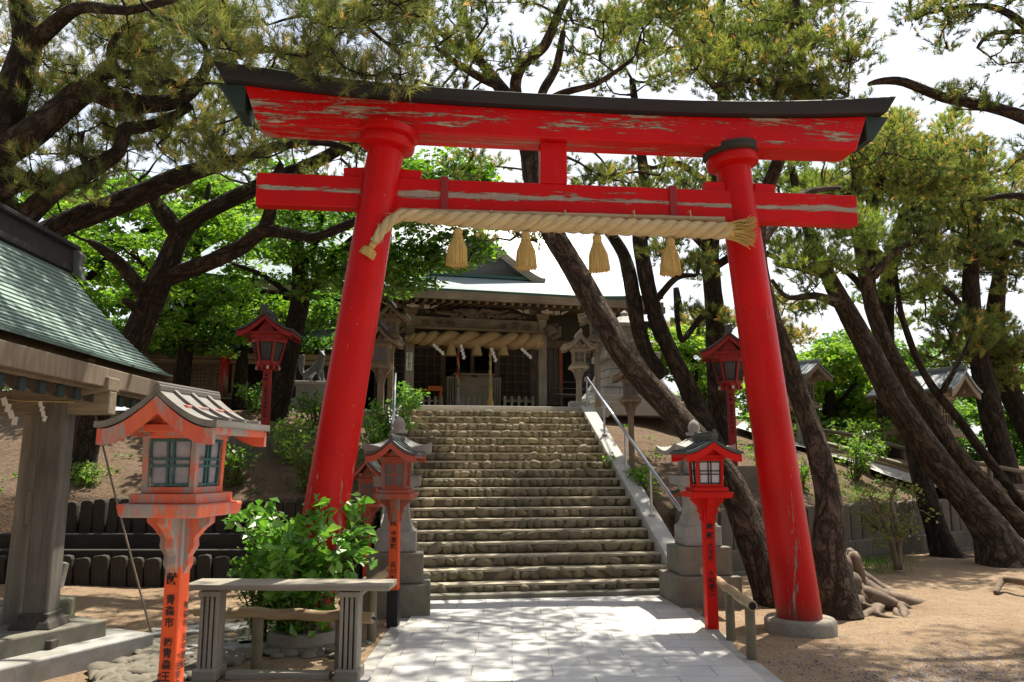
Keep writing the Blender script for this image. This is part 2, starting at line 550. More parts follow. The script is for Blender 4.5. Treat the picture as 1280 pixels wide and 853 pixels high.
M['lantern_red'].node_tree.nodes['Principled BSDF'].inputs['Specular IOR Level'].default_value = .2
M['lantern_dark_red'] = weathered_paint('deep red lantern paint', (.36, .012, .012), (.20, .15, .13), .66, 'z', (.25, .012, .014), .5)
M['ring_dark'] = wood('blackened timber ring', (.018, .020, .016), (.05, .045, .036), 'x', .9)
M['shingle_edge'] = plain('dark shingle edge', (.085, .135, .115), .7)
M['lantern_orange'] = weathered_paint('faded orange lantern paint', (.60, .125, .05), (.36, .31, .28), .53, 'z', (.50, .075, .04))
M['pole_orange'] = weathered_paint('fresh orange pole paint', (.78, .10, .014), (.32, .29, .28), .72, 'z', (.66, .075, .012), .5)
M['pole_orange_worn'] = None
M['lantern_rust'] = weathered_paint('dull orange lantern paint', (.40, .085, .04), (.26, .22, .19), .55, 'z', (.30, .06, .035))
M['yellow'] = plain('yellow paint chip', (.55, .36, .05), .6)
M['green_trim'] = weathered_paint('dark green window trim', (.03, .11, .10), (.40, .38, .35), .55, 'z', (.02, .06, .06))
M['black_paint'] = plain('black paint', (.016, .016, .018), .5)
M['bronze'] = stone('bronze green statue', (.06, .075, .07), (.15, .17, .16), 9, .5, None, .3)
M['purple_wall'] = wood('violet tinted lattice', (.12, .11, .15), (.20, .19, .25))
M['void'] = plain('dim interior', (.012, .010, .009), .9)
M['orange_cloth'] = plain('orange board', (.62, .16, .03), .6)
M['carved'] = stone('carved old timber', (.10, .082, .06), (.24, .20, .15), 9, .8, None, .6)
M['white_tip'] = plain('whitewashed beam end', (.66, .64, .58), .7)

t = NT('orange pole paint worn at the top')          # bare grey wood near the top of the pole
v = t.coord('Object', (5, 5, 1.4))
z = t.sep(t.coord('Object'))[2]
f = t.math('ADD', t.math('MULTIPLY', t.noise(v, 1.3, 7, .65), .8), t.math('MULTIPLY', t.math('SUBTRACT', z, 1.02), .9))
mask = t.ramp(f, [(.50, 0.0), (.52, 1.0)])
a_ = t.mix(t.ramp(t.noise(v, 2, 5, .6), [(.3, 0.0), (.7, 1.0)]), (.78, .105, .018), (.66, .07, .012))
M['pole_orange_worn'] = t.fin(t.mix(mask, a_, t.mix(t.noise(v, 6, 6, .7), (.38, .35, .33), (.20, .18, .17))), .6, t.bump(mask, .3, .004))

t = NT('pale rice straw')                              # twisted rope
v = t.coord('Object', (1, 1, 1))
g = t.noise(t.coord('UV', (60, 3, 1)), 1.0, 6, .7)
M['straw'] = t.fin(t.ramp(g, [(.25, (.34, .24, .11)), (.7, (.62, .50, .28))]), .75, t.bump(g, .5, .01))
t = NT('tassel straw')
g = t.noise(t.coord('Object', (60, 60, 3)), 1.0, 5, .7)
M['tassel'] = t.fin(t.ramp(g, [(.3, (.36, .22, .055)), (.7, (.66, .47, .17))]), .8, t.bump(g, .6, .01))
t = NT('golden straw of the hall rope')
g = t.noise(t.coord('UV', (40, 3, 1)), 1.0, 6, .7)
M['straw_gold'] = t.fin(t.ramp(g, [(.25, (.26, .17, .08)), (.7, (.52, .38, .20))]), .8, t.bump(g, .5, .02))

t = NT('river cobbles')
isl = t.n('NewGeometry').outputs['Random Per Island']
c = t.ramp(isl, [(0.0, (.10, .085, .06)), (.3, (.19, .16, .10)), (.6, (.29, .235, .14)), (.8, (.15, .13, .095)), (1.0, (.22, .17, .11))])
n_ = t.noise(t.coord('Object'), 14, 8, .7)
c = t.mix(.45, c, t.ramp(n_, [(.3, (.09, .08, .05)), (.7, (.40, .33, .20))]))
c = t.mix(t.ramp(t.noise(t.coord('Object'), 1.7, 6, .7), [(.38, 0.0), (.66, .75)]), c, (.10, .098, .06))  # olive moss patches, made stronger to stand in for shade on the steps
M['cobble'] = t.fin(c, .85, t.bump(n_, .5, .01))
t = NT('pale cobbles')
isl = t.n('NewGeometry').outputs['Random Per Island']
n_ = t.noise(t.coord('Object'), 14, 8, .7)
c = t.mix(.4, t.ramp(isl, [(0.0, (.10, .09, .065)), (1.0, (.20, .175, .13))]), t.ramp(n_, [(.3, (.05, .045, .035)), (.7, (.22, .19, .14))]))
M['cobble_pale'] = t.fin(c, .85, t.bump(n_, .4, .01))
t = NT('grey gravel')
isl = t.n('NewGeometry').outputs['Random Per Island']
M['gravel'] = t.fin(t.ramp(isl, [(0.0, (.05, .05, .055)), (.7, (.12, .12, .13)), (1.0, (.28, .27, .27))]), .85)

t = NT('sandy earth')
v = t.coord('Object')
n1 = t.noise(v, .9, 6, .6)
n2 = t.noise(v, 26, 7, .75)
n3 = t.noise(v, 5, 8, .7)
c = t.ramp(n1, [(.3, (.29, .185, .105)), (.7, (.46, .33, .205))])
c = t.mix(t.ramp(n3, [(.5, 0.0), (.75, .6)]), c, (.20, .125, .075))
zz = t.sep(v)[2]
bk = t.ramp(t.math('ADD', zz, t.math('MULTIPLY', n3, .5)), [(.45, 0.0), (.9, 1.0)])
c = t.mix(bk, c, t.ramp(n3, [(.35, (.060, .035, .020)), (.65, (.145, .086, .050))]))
c = t.mix(.3, c, t.ramp(n2, [(.32, (.12, .08, .05)), (.68, (.58, .44, .31))]))
M['earth'] = t.fin(c, .95, t.bump(t.math('ADD', n2, t.math('MULTIPLY', n3, 2.2)), .9, .05), spec=.2)

t = NT('paving slabs')
v = t.coord('Object')
br = t.n('TexBrick', Vector=v, Scale=1.0, Mortar__Size=.0045, Mortar__Smooth=.1, Brick__Width=.62, Row__Height=.31)
br.offset = .5
br.inputs['Color1'].default_value = (.56, .56, .545, 1)
br.inputs['Color2'].default_value = (.45, .45, .44, 1)
br.inputs['Mortar'].default_value = (.17, .155, .13, 1)
n_ = t.noise(v, 3, 8, .65)
c = t.mix(.8, br.outputs['Color'], t.ramp(n_, [(.25, .62), (.75, 1.0)]), 'MULTIPLY')
xx = t.sep(v)[0]
edge = t.math('ABSOLUTE', t.math('SUBTRACT', xx, .38))
edge = t.math('ADD', edge, t.math('MULTIPLY', t.noise(v, 2.2, 7, .7), .9))
c = t.mix(t.ramp(edge, [(1.62, 0.0), (2.05, .6)]) if False else t.ramp(t.math('MULTIPLY', edge, .4), [(.66, 0.0), (.84, .55)]), c, (.36, .27, .17))
c = t.mix(t.ramp(t.noise(v, 1.1, 7, .7), [(.55, 0.0), (.75, .35)]), c, (.30, .28, .24))
st = t.noise(v, 60, 3, .6)
c = t.mix(.25, c, t.ramp(st, [(.35, (.25, .24, .22)), (.65, (.62, .61, .60))]))
M['paving'] = t.fin(c, .7, t.bump(t.math('ADD', t.math('MULTIPLY', br.outputs['Fac'], -1.0), t.math('MULTIPLY', st, .1)), .5, .006))

t = NT('green copper shingles')                        # uv: u along the eave in metres, v up the slope in metres
uv = t.coord('UV')
br = t.n('TexBrick', Vector=uv, Scale=1.0, Mortar__Size=.004, Brick__Width=.33, Row__Height=.5)
br.inputs['Color1'].default_value = (.24, .37, .315, 1)
br.inputs['Color2'].default_value = (.17, .285, .245, 1)
br.inputs['Mortar'].default_value = (.05, .08, .07, 1)
n_ = t.noise(t.coord('Object'), 2.2, 8, .7)
c = t.mix(.55, br.outputs['Color'], t.ramp(n_, [(.3, (.10, .16, .14)), (.7, (.36, .46, .39))]))
M['shingle'] = t.fin(c, .5, t.bump(n_, .2, .01))
t = NT('pale copper hall roof')
uv = t.coord('UV')
br = t.n('TexBrick', Vector=uv, Scale=1.0, Mortar__Size=.012, Brick__Width=.5, Row__Height=.22)
br.inputs['Color1'].default_value = (.27, .33, .35, 1)
br.inputs['Color2'].default_value = (.21, .27, .29, 1)
br.inputs['Mortar'].default_value = (.20, .25, .25, 1)
n_ = t.noise(t.coord('Object'), 1.2, 6, .6)
c = t.mix(.4, br.outputs['Color'], t.ramp(n_, [(.3, (.18, .23, .24)), (.7, (.34, .39, .40))]))
M['hall_roof'] = t.fin(c, .38, None)

M['pine'] = leaf_mat('pine needles', [(0.0, (.05, .085, .022)), (.3, (.11, .165, .034)), (.62, (.22, .26, .055)), (.84, (.36, .36, .09)), (.9, (.50, .27, .09)), (1.0, (.56, .34, .14))], .6)
M['pine_brown'] = leaf_mat('brownish pine needles', [(0.0, (.045, .075, .022)), (.35, (.125, .165, .04)), (.65, (.25, .265, .07)), (.86, (.42, .35, .12)), (.9, (.52, .32, .13)), (1.0, (.58, .36, .16))], .6)
M['pine_fresh'] = leaf_mat('fresh pine needles', [(0.0, (0.062, 0.112, 0.025)), (.3, (0.138, 0.225, 0.044)), (.65, (0.263, 0.338, 0.062)), (.9, (0.400, 0.425, 0.112)), (1.0, (0.525, 0.338, 0.125))], 0.6)
M['maple'] = leaf_mat('maple leaves', [(0.0, (.035, .10, .012)), (.4, (.08, .20, .02)), (.75, (.17, .34, .025)), (1.0, (.30, .46, .045))], .58)
M['fresh_leaf'] = leaf_mat('bright spring leaves', [(0.0, (.07, .16, .02)), (.4, (.14, .28, .03)), (.75, (.24, .40, .05)), (1.0, (.38, .50, .09))], .55)
M['hydrangea'] = leaf_mat('broad shrub leaves', [(0.0, (.04, .13, .015)), (.5, (.10, .27, .03)), (1.0, (.24, .46, .06))], .48, .4)
M['litter'] = leaf_mat('dry needle litter', [(0.0, (.10, .05, .02)), (1.0, (.30, .17, .09))], .1)
M['twig'] = plain('shrub twigs', (.16, .11, .07), .85)

def text_part(lines, size, mat, parent, loc, rot, name='inscription', bold=.0):
    """vertical writing as a flat mesh; lines holds characters top to bottom, (char, factor) for another size, a number for a gap"""
    mb = MB()
    y = 0.0
    for ch in lines:
        if ch is None: ch = .6
        if isinstance(ch, (int, float)):
            y -= size * ch
            continue
        s_ = size
        if isinstance(ch, tuple): ch, s_ = ch[0], size * ch[1]
        cu = bpy.data.curves.new('glyph', 'FONT')
        cu.body = ch
        cu.size = s_
        cu.align_x = 'CENTER'
        cu.offset = bold * s_
        cu.resolution_u = 2
        ob = bpy.data.objects.new('glyph', cu)
        COL.objects.link(ob)
        dg = bpy.context.evaluated_depsgraph_get()
        me = bpy.data.meshes.new_from_object(ob.evaluated_get(dg))
        mb.add([(p.co.x, p.co.y + y - s_ * .85, 0) for p in me.vertices], [list(p.vertices) for p in me.polygons])
        bpy.data.objects.remove(ob); bpy.data.curves.remove(cu); bpy.data.meshes.remove(me)
        y -= s_ * 1.08
    return mb.build(name, mat, parent, loc=loc, rot=rot, fixn=False)
# ================================================================== terrain
ST_O, ST_A = Vector((.345, 9.85, 0)), R(8)
ST_U = Vector((math.cos(ST_A), math.sin(ST_A), 0))
ST_V = Vector((-math.sin(ST_A), math.cos(ST_A), 0))
N_STEP, RISE, TREAD = 19, .1345, .27
def smooth(a, b, x):
    t = min(1, max(0, (x - a) / (b - a)))
    return t * t * (3 - 2 * t)
WR_A, WR_B = Vector((2.35, 11.45, 0)), Vector((6.9, 14.35, 0))
WR_D = (WR_B - WR_A).normalized()
WR_N = Vector((-WR_D.y, WR_D.x, 0))
WL_Y = 11.45
def H(x, y):
    s = (x - ST_O.x) * ST_U.x + (y - ST_O.y) * ST_U.y
    w = (x - ST_O.x) * ST_V.x + (y - ST_O.y) * ST_V.y
    wob = .02 * math.sin(x * 1.7 + y * .6) + .02 * math.sin(y * 2.3 - x * .8) + .012 * math.sin(x * 4.1) * math.sin(y * 3.7)
    if s < -1.7 + .0:
        d = y - WL_Y
        base = 0.0 if d < 0 else 1.02 * smooth(0, .10, d) + min(d * .38, 1.62) - .0
        base += .45 * smooth(18, 24, y)
    elif s < 1.7 and w < -.1:
        base = 0.0
    else:
        d = (x - WR_A.x) * WR_N.x + (y - WR_A.y) * WR_N.y
        cap = 1.78 - 1.0 * smooth(4.6, 9.5, x)
        base = 0.0 if d < 0 else .86 * smooth(0, .10, d) + min(d * .37, cap)
        base += .45 * smooth(18, 24, y) * (1 - smooth(3, 6, x))
        if y > 21 and x > 4: base -= min(2.5, (y - 21) * .25) * smooth(4, 7, x)
    if base > .5: wob *= 2.2
    z = base + wob * (1.0 if y > 10.6 or abs(x - .4) > 2 else .4)
    if -1.95 < s < 1.95 and w > -.1:
        if w < N_STEP * TREAD + .1:
            z = min(z if z > .5 else 9, max(-.05, w / TREAD * RISE - .25))
        elif w < 9:
            z = 2.60
    if y > 60: z = min(z, 2.5)
    return z - (.015 if -1.15 < x < 1.9 and y < 9.9 else 0)

xs = [-400, -160, -70, -40, -25, -17, -13]
xs += list(np.arange(-11, 13.01, .13)) + [14, 16, 19, 24, 32, 50, 90, 200, 400]
ys = [-60, -20, -8, -2, 1] + list(np.arange(2.5, 20.01, .13)) + list(np.arange(20.6, 34, .8)) + [38, 46, 60, 100, 200, 500]
gv = [(x, y, H(x, y)) for y in ys for x in xs]
nx = len(xs)
gf = [[j * nx + i, j * nx + i + 1, (j + 1) * nx + i + 1, (j + 1) * nx + i] for j in range(len(ys) - 1) for i in range(nx - 1)]
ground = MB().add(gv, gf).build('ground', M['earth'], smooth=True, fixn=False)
tag(ground, kind='structure', label='sandy earth ground rising in banks beside the stairs')

path = MB().prism([(-1.08, -5), (1.84, -5), (1.87, 9.93), (-1.06, 9.55)], -.12, .03, plane='xy')
path = path.build('path', M['paving'], bevel=.008)
tag(path, kind='structure', label='pale slab path leading to the stairs')
kb = MB()
kb.prism([(1.85, -5), (1.99, -5), (2.01, 9.3), (1.88, 9.3)], -.1, .012, plane='xy')
kb.prism([(-1.22, -5), (-1.09, -5), (-1.07, 9.0), (-1.20, 9.0)], -.1, .012, plane='xy')
tag(kb.build('path_kerb', M['granite'], bevel=.006), kind='structure', label='flat granite edging of the path')

# sloping side path behind the right palisade
def drape(pts, width, lift, n=4, step=.4):
    """a strip following the terrain along pts"""
    P = [Vector((p[0], p[1], 0)) for p in pts]
    Q = []
    for a, b in zip(P, P[1:]):
        k = max(2, int((b - a).length / step))
        Q += [a.lerp(b, i / k) for i in range(k)]
    Q.append(P[-1])
    v = []
    for i, p in enumerate(Q):
        t = (Q[min(i + 1, len(Q) - 1)] - Q[max(0, i - 1)]).normalized()
        nrm = Vector((-t.y, t.x, 0))
        zc = H(p.x, p.y)
        for j in range(n + 1):
            q = p + nrm * (j / n - .5) * width
            v.append((q.x, q.y, max(zc, H(q.x, q.y)) + lift))
    f = [[i * (n + 1) + j, i * (n + 1) + j + 1, (i + 1) * (n + 1) + j + 1, (i + 1) * (n + 1) + j] for i in range(len(Q) - 1) for j in range(n)]
    return MB().add(v, f)
RAMP = [(5.2, 18.2), (6.6, 17.3), (8.2, 16.4), (10.2, 16.0), (13.5, 16.3)]
tag(drape(RAMP, 1.15, .05).build('side_path', M['slab'], smooth=True), kind='structure', label='pale sloping side path behind the right palisade')

# ================================================================== stairs
def stp(u, w, z): return ST_O + ST_U * u + ST_V * w + Vector((0, 0, z))
stairs = thing('stone_staircase', ST_O, 'wide stone staircase with rows of round cobbles in its risers climbing to the hall', 'staircase', ST_A)
rng = random.Random(3)
def zst(i): return .04 + (i + 1) * RISE
for i in range(N_STEP):
    mb = MB()
    z = zst(i)
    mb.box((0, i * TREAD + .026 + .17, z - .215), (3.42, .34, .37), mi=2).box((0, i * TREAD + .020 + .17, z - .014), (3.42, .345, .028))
    x = -1.72
    while x < 1.64:
        wd = rng.choice([rng.uniform(.08, .13), rng.uniform(.12, .24)]) * (1.2 if i < 2 else 1)
        wd = min(wd, 1.75 - x)
        rot = Matrix.Rotation(rng.uniform(-.45, .45), 3, 'Y') @ Matrix.Rotation(rng.uniform(-.35, .25), 3, 'X')
        hh = rng.uniform(.050, .068)
        if rng.random() > .04:
            mb.blob((x + wd / 2, i * TREAD + .040 + rng.uniform(-.012, .014), z - .068 + rng.uniform(-.010, .004)), (wd * .53, .055, hh), rng.random() * 1e6, 2, .22, rot, 1, .8)
        x += wd * .93
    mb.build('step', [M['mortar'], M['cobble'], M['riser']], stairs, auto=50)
MB().box((.0, -.05, .02), (3.5, .22, .13)).build('kerb', M['granite_dark'], stairs, bevel=.02)
MB().box((.12, 5.13 + .2, 2.60), (4.3, .42, .19)).build('landing_slab', M['slab'], stairs, bevel=.012)
for sgn in (1, -1):
    pr = [(.0 if sgn > 0 else .3, -.2), (5.5, -.2), (5.5, 2.72), (5.13, 2.72), (.2 if sgn > 0 else .5, .36 if sgn > 0 else .50), (.0 if sgn > 0 else .3, .30 if sgn > 0 else .40)]
    a, b = (1.71, 1.96) if sgn > 0 else (-1.96, -1.71)
    MB().prism(pr, a, b, plane='yz').build('side_wall', M['slab'], stairs, bevel=.015)

def handrail(u, label, posts, w0, w1, top_curve=True):
    root = thing('handrail', stp(u, posts[0], 0), label, 'handrail', ST_A, group='steel handrails of the staircase')
    o = posts[0]
    def zr(w): return .36 + (w - .2) * .4787
    def hh(w): return .70 - .15 * (w - .15) / 5.0
    pts = [(0, w0 - o, zr(w0) + hh(w0)), (0, w1 - o, zr(w1) + hh(w1)), (0, w1 - o + .10, zr(w1) + hh(w1) - .005), (0, w1 - o + .14, zr(w1) + hh(w1) - .06)]
    MB().tube(pts, .024, 12).build('rail', M['steel'], root, smooth=True)
    for w in posts:
        mb = MB().tube([(0, w - o, min(zr(w), 2.7) - .03), (0, w - o, zr(w) + hh(w) - .01)], .019, 10)
        mb.lathe([(.05, 0), (.05, .012)], 12, (0, w - o, min(zr(w), 2.7)))
        mb.build('post', M['steel'], root, auto=40)
handrail(1.84, 'shiny sloping steel handrail on the right side wall of the stairs', [1.3, 2.55, 3.85, 5.12], .12, 5.14)
handrail(-1.84, 'steel handrail climbing beside green bushes on the left of the stairs', [1.75, 3.4, 5.15], 1.3, 5.15)

# ================================================================== retaining palisades
pal = thing('left_palisade'.replace('left_', 'log_'), (-1.9, WL_Y, 0), 'dark stepped palisade of upright logs below the left bank', 'retaining wall')
rng = random.Random(8)
def planks(x0, x1, y, z0, z1, w, name, mat, jit=.02, thick=.10, tilt=0.0):
    x = x0
    while x < x1:
        ww = w * rng.uniform(.85, 1.12)
        h = z1 + rng.uniform(-jit, jit)
        prof = [(-ww * .46, 0), (-ww * .46, h - z0 - .05), (-ww * .36, h - z0 - .01), (ww * .1, h - z0), (ww * .38, h - z0 - .015), (ww * .46, h - z0 - .06), (ww * .46, 0)]
        MB().prism(prof, -thick / 2, thick / 2).build(name, mat, pal_root, bevel=.015, loc=(x + ww / 2, y + rng.uniform(-.012, .012), z0), rot=(rng.uniform(-.03, .03), rng.uniform(-.025, .025) - tilt, 0))
        x += ww * 1.03
pal_root = pal
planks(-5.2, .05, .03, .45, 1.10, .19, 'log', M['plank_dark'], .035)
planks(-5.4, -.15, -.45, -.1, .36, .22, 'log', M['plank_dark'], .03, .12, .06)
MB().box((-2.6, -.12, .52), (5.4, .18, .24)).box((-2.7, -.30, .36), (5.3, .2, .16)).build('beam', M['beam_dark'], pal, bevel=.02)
tag(MB().box((0, 0, .16), (.36, .10, .36), Matrix.Rotation(R(-16), 3, 'X') @ Matrix.Rotation(R(6), 3, 'Y'), top=(.85, 1)).build('flat_stone', M['granite'], loc=(-6.02, 10.62, 0.0), bevel=.02),
    'flat grey stone slab leaning against the left palisade', 'stone')
pal_root = thing('plank_palisade', WR_A, 'grey palisade of broad upright planks behind the leaning pines on the right', 'retaining wall', math.atan2(WR_D.y, WR_D.x))
planks(.0, 8.6, .0, .18, .95, .27, 'plank', M['plank_right'], .025, .09)
MB().box((4.2, -.10, .20), (8.6, .16, .30)).box((4.2, -.14, -.02), (8.7, .2, .16)).build('beam', M['plank_right'], pal_root, bevel=.02)

# ================================================================== torii
TO = Vector((.5, 7.65, 0)); TA = math.atan2(.5, 4.6)
TM = Matrix.Translation(TO) @ Matrix.Rotation(TA, 4, 'Z')
TI = TM.inverted()
torii = thing('torii_gate', TO, 'tall red torii gate with peeling paint and dark curved top beam over the path', 'torii gate', TA)
pb = {-1: (TI @ Vector((-1.87, 7.42, .10)), TI @ Vector((-1.22, 7.38, 4.86))), 1: (TI @ Vector((2.79, 7.92, .10)), TI @ Vector((2.32, 7.9, 4.86)))}
for s in (-1, 1):
    a, b = pb[s]
    pts = [a.lerp(b, k / 12) for k in range(13)]
    p = MB().tube(pts, [.212 - .036 * k / 12 for k in range(13)], 40).build('pillar', M['pillar_red'], torii, auto=50)
    d = (b - a).normalized()
    q = Matrix.Translation(a + d * 4.60) @ d.to_track_quat('Z', 'Y').to_matrix().to_4x4()
    m = MB().lathe([(.185, 0), (.262, .03), (.275, .075), (.268, .12), (.24, .15)], 40)
    mm = MB().merge(m, q)
    mm.build('collar', M['strut_red'], torii, auto=40)
    m = MB().lathe([(.262, .13), (.298, .155), (.292, .225)], 36)
    MB().merge(m, q).build('collar_ring', M['ring_dark'] if s > 0 else M['strut_red'], torii, auto=40)
    c = a.copy(); c.z = 0
    MB().lathe([(.335, -.1), (.335, .11), (.315, .135), (.0, .14)], 40, c, cap=False).build('pillar_base', M['concrete'], torii, auto=40)
def kz(u): return .125 * (abs(u) / 3.4) ** 2.6
us = [-3.2 + 6.4 * k / 40 for k in range(41)]
UC = .06
lo, hi = [], []
for k, u in enumerate(us):
    lo.append((UC + u * .955, 4.835 + .02 * (abs(u) / 3.2) ** 3)); hi.append((UC + u, 5.135 + kz(u)))
MB().strip(lo, hi, -.17, .17).build('top_lintel', M['kasagi_red'], torii, auto=40, bevel=.012)
# dark clad roof of the lintel
sec = []
us2 = [-3.38 + 6.76 * k / 44 for k in range(45)]
ring, fs_ = [], []
for u in us2:
    t_ = abs(u) / 3.38
    ztop = 5.135 + kz(u) + .004
    flare = .145 + .06 * t_ ** 3
    slant = math.copysign(.10 * t_ ** 6, u)
    pr = [(-.25, 0, 0), (-.275, flare * .8, slant), (-.26, flare * .86, slant), (0, flare + .07, slant), (.26, flare * .86, slant), (.275, flare * .8, slant), (.25, 0, 0)]
    for (y, z, sl) in pr:
        ring.append((UC + u + sl, y, ztop + z))
K = 7
for i in range(len(us2) - 1):
    for k in range(K):
        k2 = (k + 1) % K
        fs_.append([i * K + k, i * K + k2, (i + 1) * K + k2, (i + 1) * K + k])
fs_ += [list(range(K)), [(len(us2) - 1) * K + k for k in range(K)]]
mi = []
cap_ = MB().add(ring, fs_)
for i in range(len(us2) - 1):
    cap_.m[i * K + 1] = 1
cap_.build('lintel_roof', [M['copper_dark'], M['copper_edge']], torii, auto=30)
for s in (-1, 1):
    u = UC + s * 3.24
    z = 5.135 + kz(3.27)
    MB().prism([(u - s * .06, z - .27), (u + s * .02, z - .27), (u + s * .21, z - .0), (u - s * .06, z - .0)], -.17, .21).build('lintel_end', M['lintel_end'], torii, bevel=.01)
MB().box((.07, 0, 4.235), (6.14, .15, .325)).build('tie_beam', M['nuki_red'], torii, bevel=.012)
MB().box((-.085, 0, 4.615), (.27, .17, .44)).build('strut', M['strut_red'], torii, bevel=.01)
for s in (-1, 1):
    a, b = pb[s]
    f = (4.44 - a.z) / (b.z - a.z)
    c = a.lerp(b, f)
    for e in (-1, 1):
        MB().box((c.x + e * .27, 0, 4.44), (.22, .10, .11), Matrix.Rotation(R(4 * e), 3, 'Y')).build('wedge', M['strut_red'], torii, bevel=.006)
for px, in ((555,), (847,)):
    p = TI @ at(px, 250, 7.55)
    MB().box((p.x, -.0, 4.20), (.075, .19, .44)).build('strap', M['strap_red'], torii, bevel=.005)

# rope and pole in front of the tie beam
def tl(x, y, off=-.27):
    """torii-local point seen at photo pixel on the plane y=off in front of the gate"""
    o = TI @ Vector((0, 0, EYE)); d = TI.to_3x3() @ ray(x, y)
    return o + d * ((off - o.y) / d.y)
a, b = tl(500, 264, -.16), tl(905, 275, -.16)
bp = thing('bamboo_pole', TM @ a, 'thin bamboo pole strapped under the red tie beam above the rope', 'bamboo pole', TA)
d = b - a
mb = MB()
pts, rr = [], []
for k in range(31):
    pts.append(d * (k / 30)); rr.append(.030 if k % 6 else .034)
mb.tube(pts, rr, 12)
mb.build('cane', M['bamboo'], bp, auto=50)
for px in (540, 614, 706, 792, 862):
    q = tl(px, 270, -.18) - a
    MB().tube([(q.x, -.02, q.z - .08), (q.x, -.06, q.z - .02), (q.x, -.04, q.z + .05), (q.x, .03, q.z + .05)], .006, 6).build('tie', M['straw'], bp)

rope_px = [(468, 303, -.25), (478, 288, -.27), (492, 274, -.27), (508, 269, -.25), (540, 272, -.22), (600, 276, -.22), (660, 279, -.22), (720, 281, -.22), (780, 284, -.22), (840, 286, -.22), (880, 288, -.24), (915, 289, -.30)]
rp = [tl(x, y, o) for x, y, o in rope_px]
r0 = rp[0].copy()
rope = thing('straw_rope', TM @ r0, 'thick twisted straw rope with four tassels hung across the torii', 'sacred rope', TA)
for _ in range(2):
    q = []
    for i in range(len(rp) - 1):
        p0, p1, p2, p3 = rp[max(i - 1, 0)], rp[i], rp[i + 1], rp[min(i + 2, len(rp) - 1)]
        q += [p1, (p1 * 9 + p2 * 9 - p0 - p3) / 16]
    rp = q + [rp[-1]]
L_ = [0]
for i in range(1, len(rp)): L_.append(L_[-1] + (rp[i] - rp[i - 1]).length)
def rope_at(s_):
    for i in range(1, len(rp)):
        if L_[i] >= s_:
            f = (s_ - L_[i - 1]) / (L_[i] - L_[i - 1])
            return rp[i - 1].lerp(rp[i], f), (rp[i] - rp[i - 1]).normalized()
    return rp[-1], (rp[-1] - rp[-2]).normalized()
n_s = 170
for k in range(3):
    pts, rad = [], []
    for i in range(n_s + 1):
        s_ = L_[-1] * i / n_s
        p, tt = rope_at(s_)
        a1 = tt.cross(Vector((0, 1, 0))).normalized(); b1 = tt.cross(a1)
        f = i / n_s
        rr = .026 + .022 * min(1, f * 3.0)
        th = -2 * math.pi * (s_ / .40) + k * 2 * math.pi / 3
        pts.append(p - r0 + a1 * math.cos(th) * rr * .86 + b1 * math.sin(th) * rr * .86)
        rad.append(rr * 1.03)
    MB().tube(pts, rad, 10).build('strand', M['straw'], rope, smooth=True)
def tassel_mesh(L, r0_, r1, n=30, seed=0):
    rng = random.Random(seed)
    mb = MB().lathe([(r0_ * .8, .0), (r0_ * 1.15, -.02), (r0_ * 1.1, -.05), (r0_, -.06), (r0_ * 1.25, -.075), (r0_ * 1.2, -.10), (r1 * .75, -L * .45), (r1 * .95, -L * .8), (r1 * .97, -L), (0, -L)], 26, cap=False)
    for k in range(90):
        th = rng.uniform(0, 6.283); e = rng.uniform(.9, 1.06)
        a = Vector((r0_ * 1.16 * math.cos(th), r0_ * 1.16 * math.sin(th), -.09)); m = Vector((r1 * .88 * math.cos(th), r1 * .88 * math.sin(th), -L * .55)); b = Vector((r1 * e * math.cos(th + .05), r1 * e * math.sin(th + .05), -L * rng.uniform(.97, 1.05)))
        mb.tube([a, m, b], [.004, .006, .005], 4, cap=False)
    return mb
for k, (px, py, ln) in enumerate(((573, 286, .36), (657, 290, .36), (746, 294, .36), (838, 298, .36))):
    p = tl(px, py, -.22) - r0
    tassel_mesh(ln, .038, .098, seed=k).build('tassel', M['tassel'], rope, auto=40, loc=p, rot=(0, R([2, -1, -3, 2][k]), 0))
rng = random.Random(44)
mb = MB()
for k in range(330):
    s_ = L_[-1] * rng.uniform(.02, .98)
    p, tt = rope_at(s_)
    a1 = tt.cross(Vector((0, 1, 0))).normalized(); b1 = tt.cross(a1)
    rr = .040 + .036 * min(1, s_ / L_[-1] * 3)
    th = rng.uniform(0, 6.28); d0 = a1 * math.cos(th) + b1 * math.sin(th)
    q = p - r0 + d0 * rr * .95
    e = q + d0 * rng.uniform(.01, .05) + tt * rng.uniform(-.09, .09) + Vector((0, 0, -.012))
    mb.tube([q, q.lerp(e, .5) + d0 * .006, e], [.0022, .002, .001], 3, cap=False)
mb.build('loose_straws', M['straw'], rope)['kind'] = 'stuff'
# frayed ends
p, tt = rope_at(0)
q = (-tt).to_track_quat('-Z', 'Y').to_matrix()
o = tassel_mesh(.15, .030, .075, seed=9).build('rope_end', M['tassel'], rope, auto=40, loc=p - r0, rot=q.to_euler())
p, tt = rope_at(L_[-1] * .99)
rng = random.Random(4)
mb = MB().tube([-tt * .05, tt * .06], [.076, .085], 16)
for k in range(150):
    th = rng.uniform(0, 6.28); r_ = rng.uniform(.02, .10)
    a1 = tt.cross(Vector((0, 1, 0))).normalized(); b1 = tt.cross(a1)
    dd = a1 * math.cos(th) + b1 * math.sin(th)
    e = tt * rng.uniform(.18, .26) + dd * rng.uniform(.09, .16) + Vector((0, -.02, -.05 * rng.random()))
    mb.tube([dd * r_ * .8, tt * .1 + dd * r_ * 1.1, e], [.006, .006, .003], 4, cap=False)
mb.build('rope_end', M['tassel'], rope, auto=40, loc=p - r0)

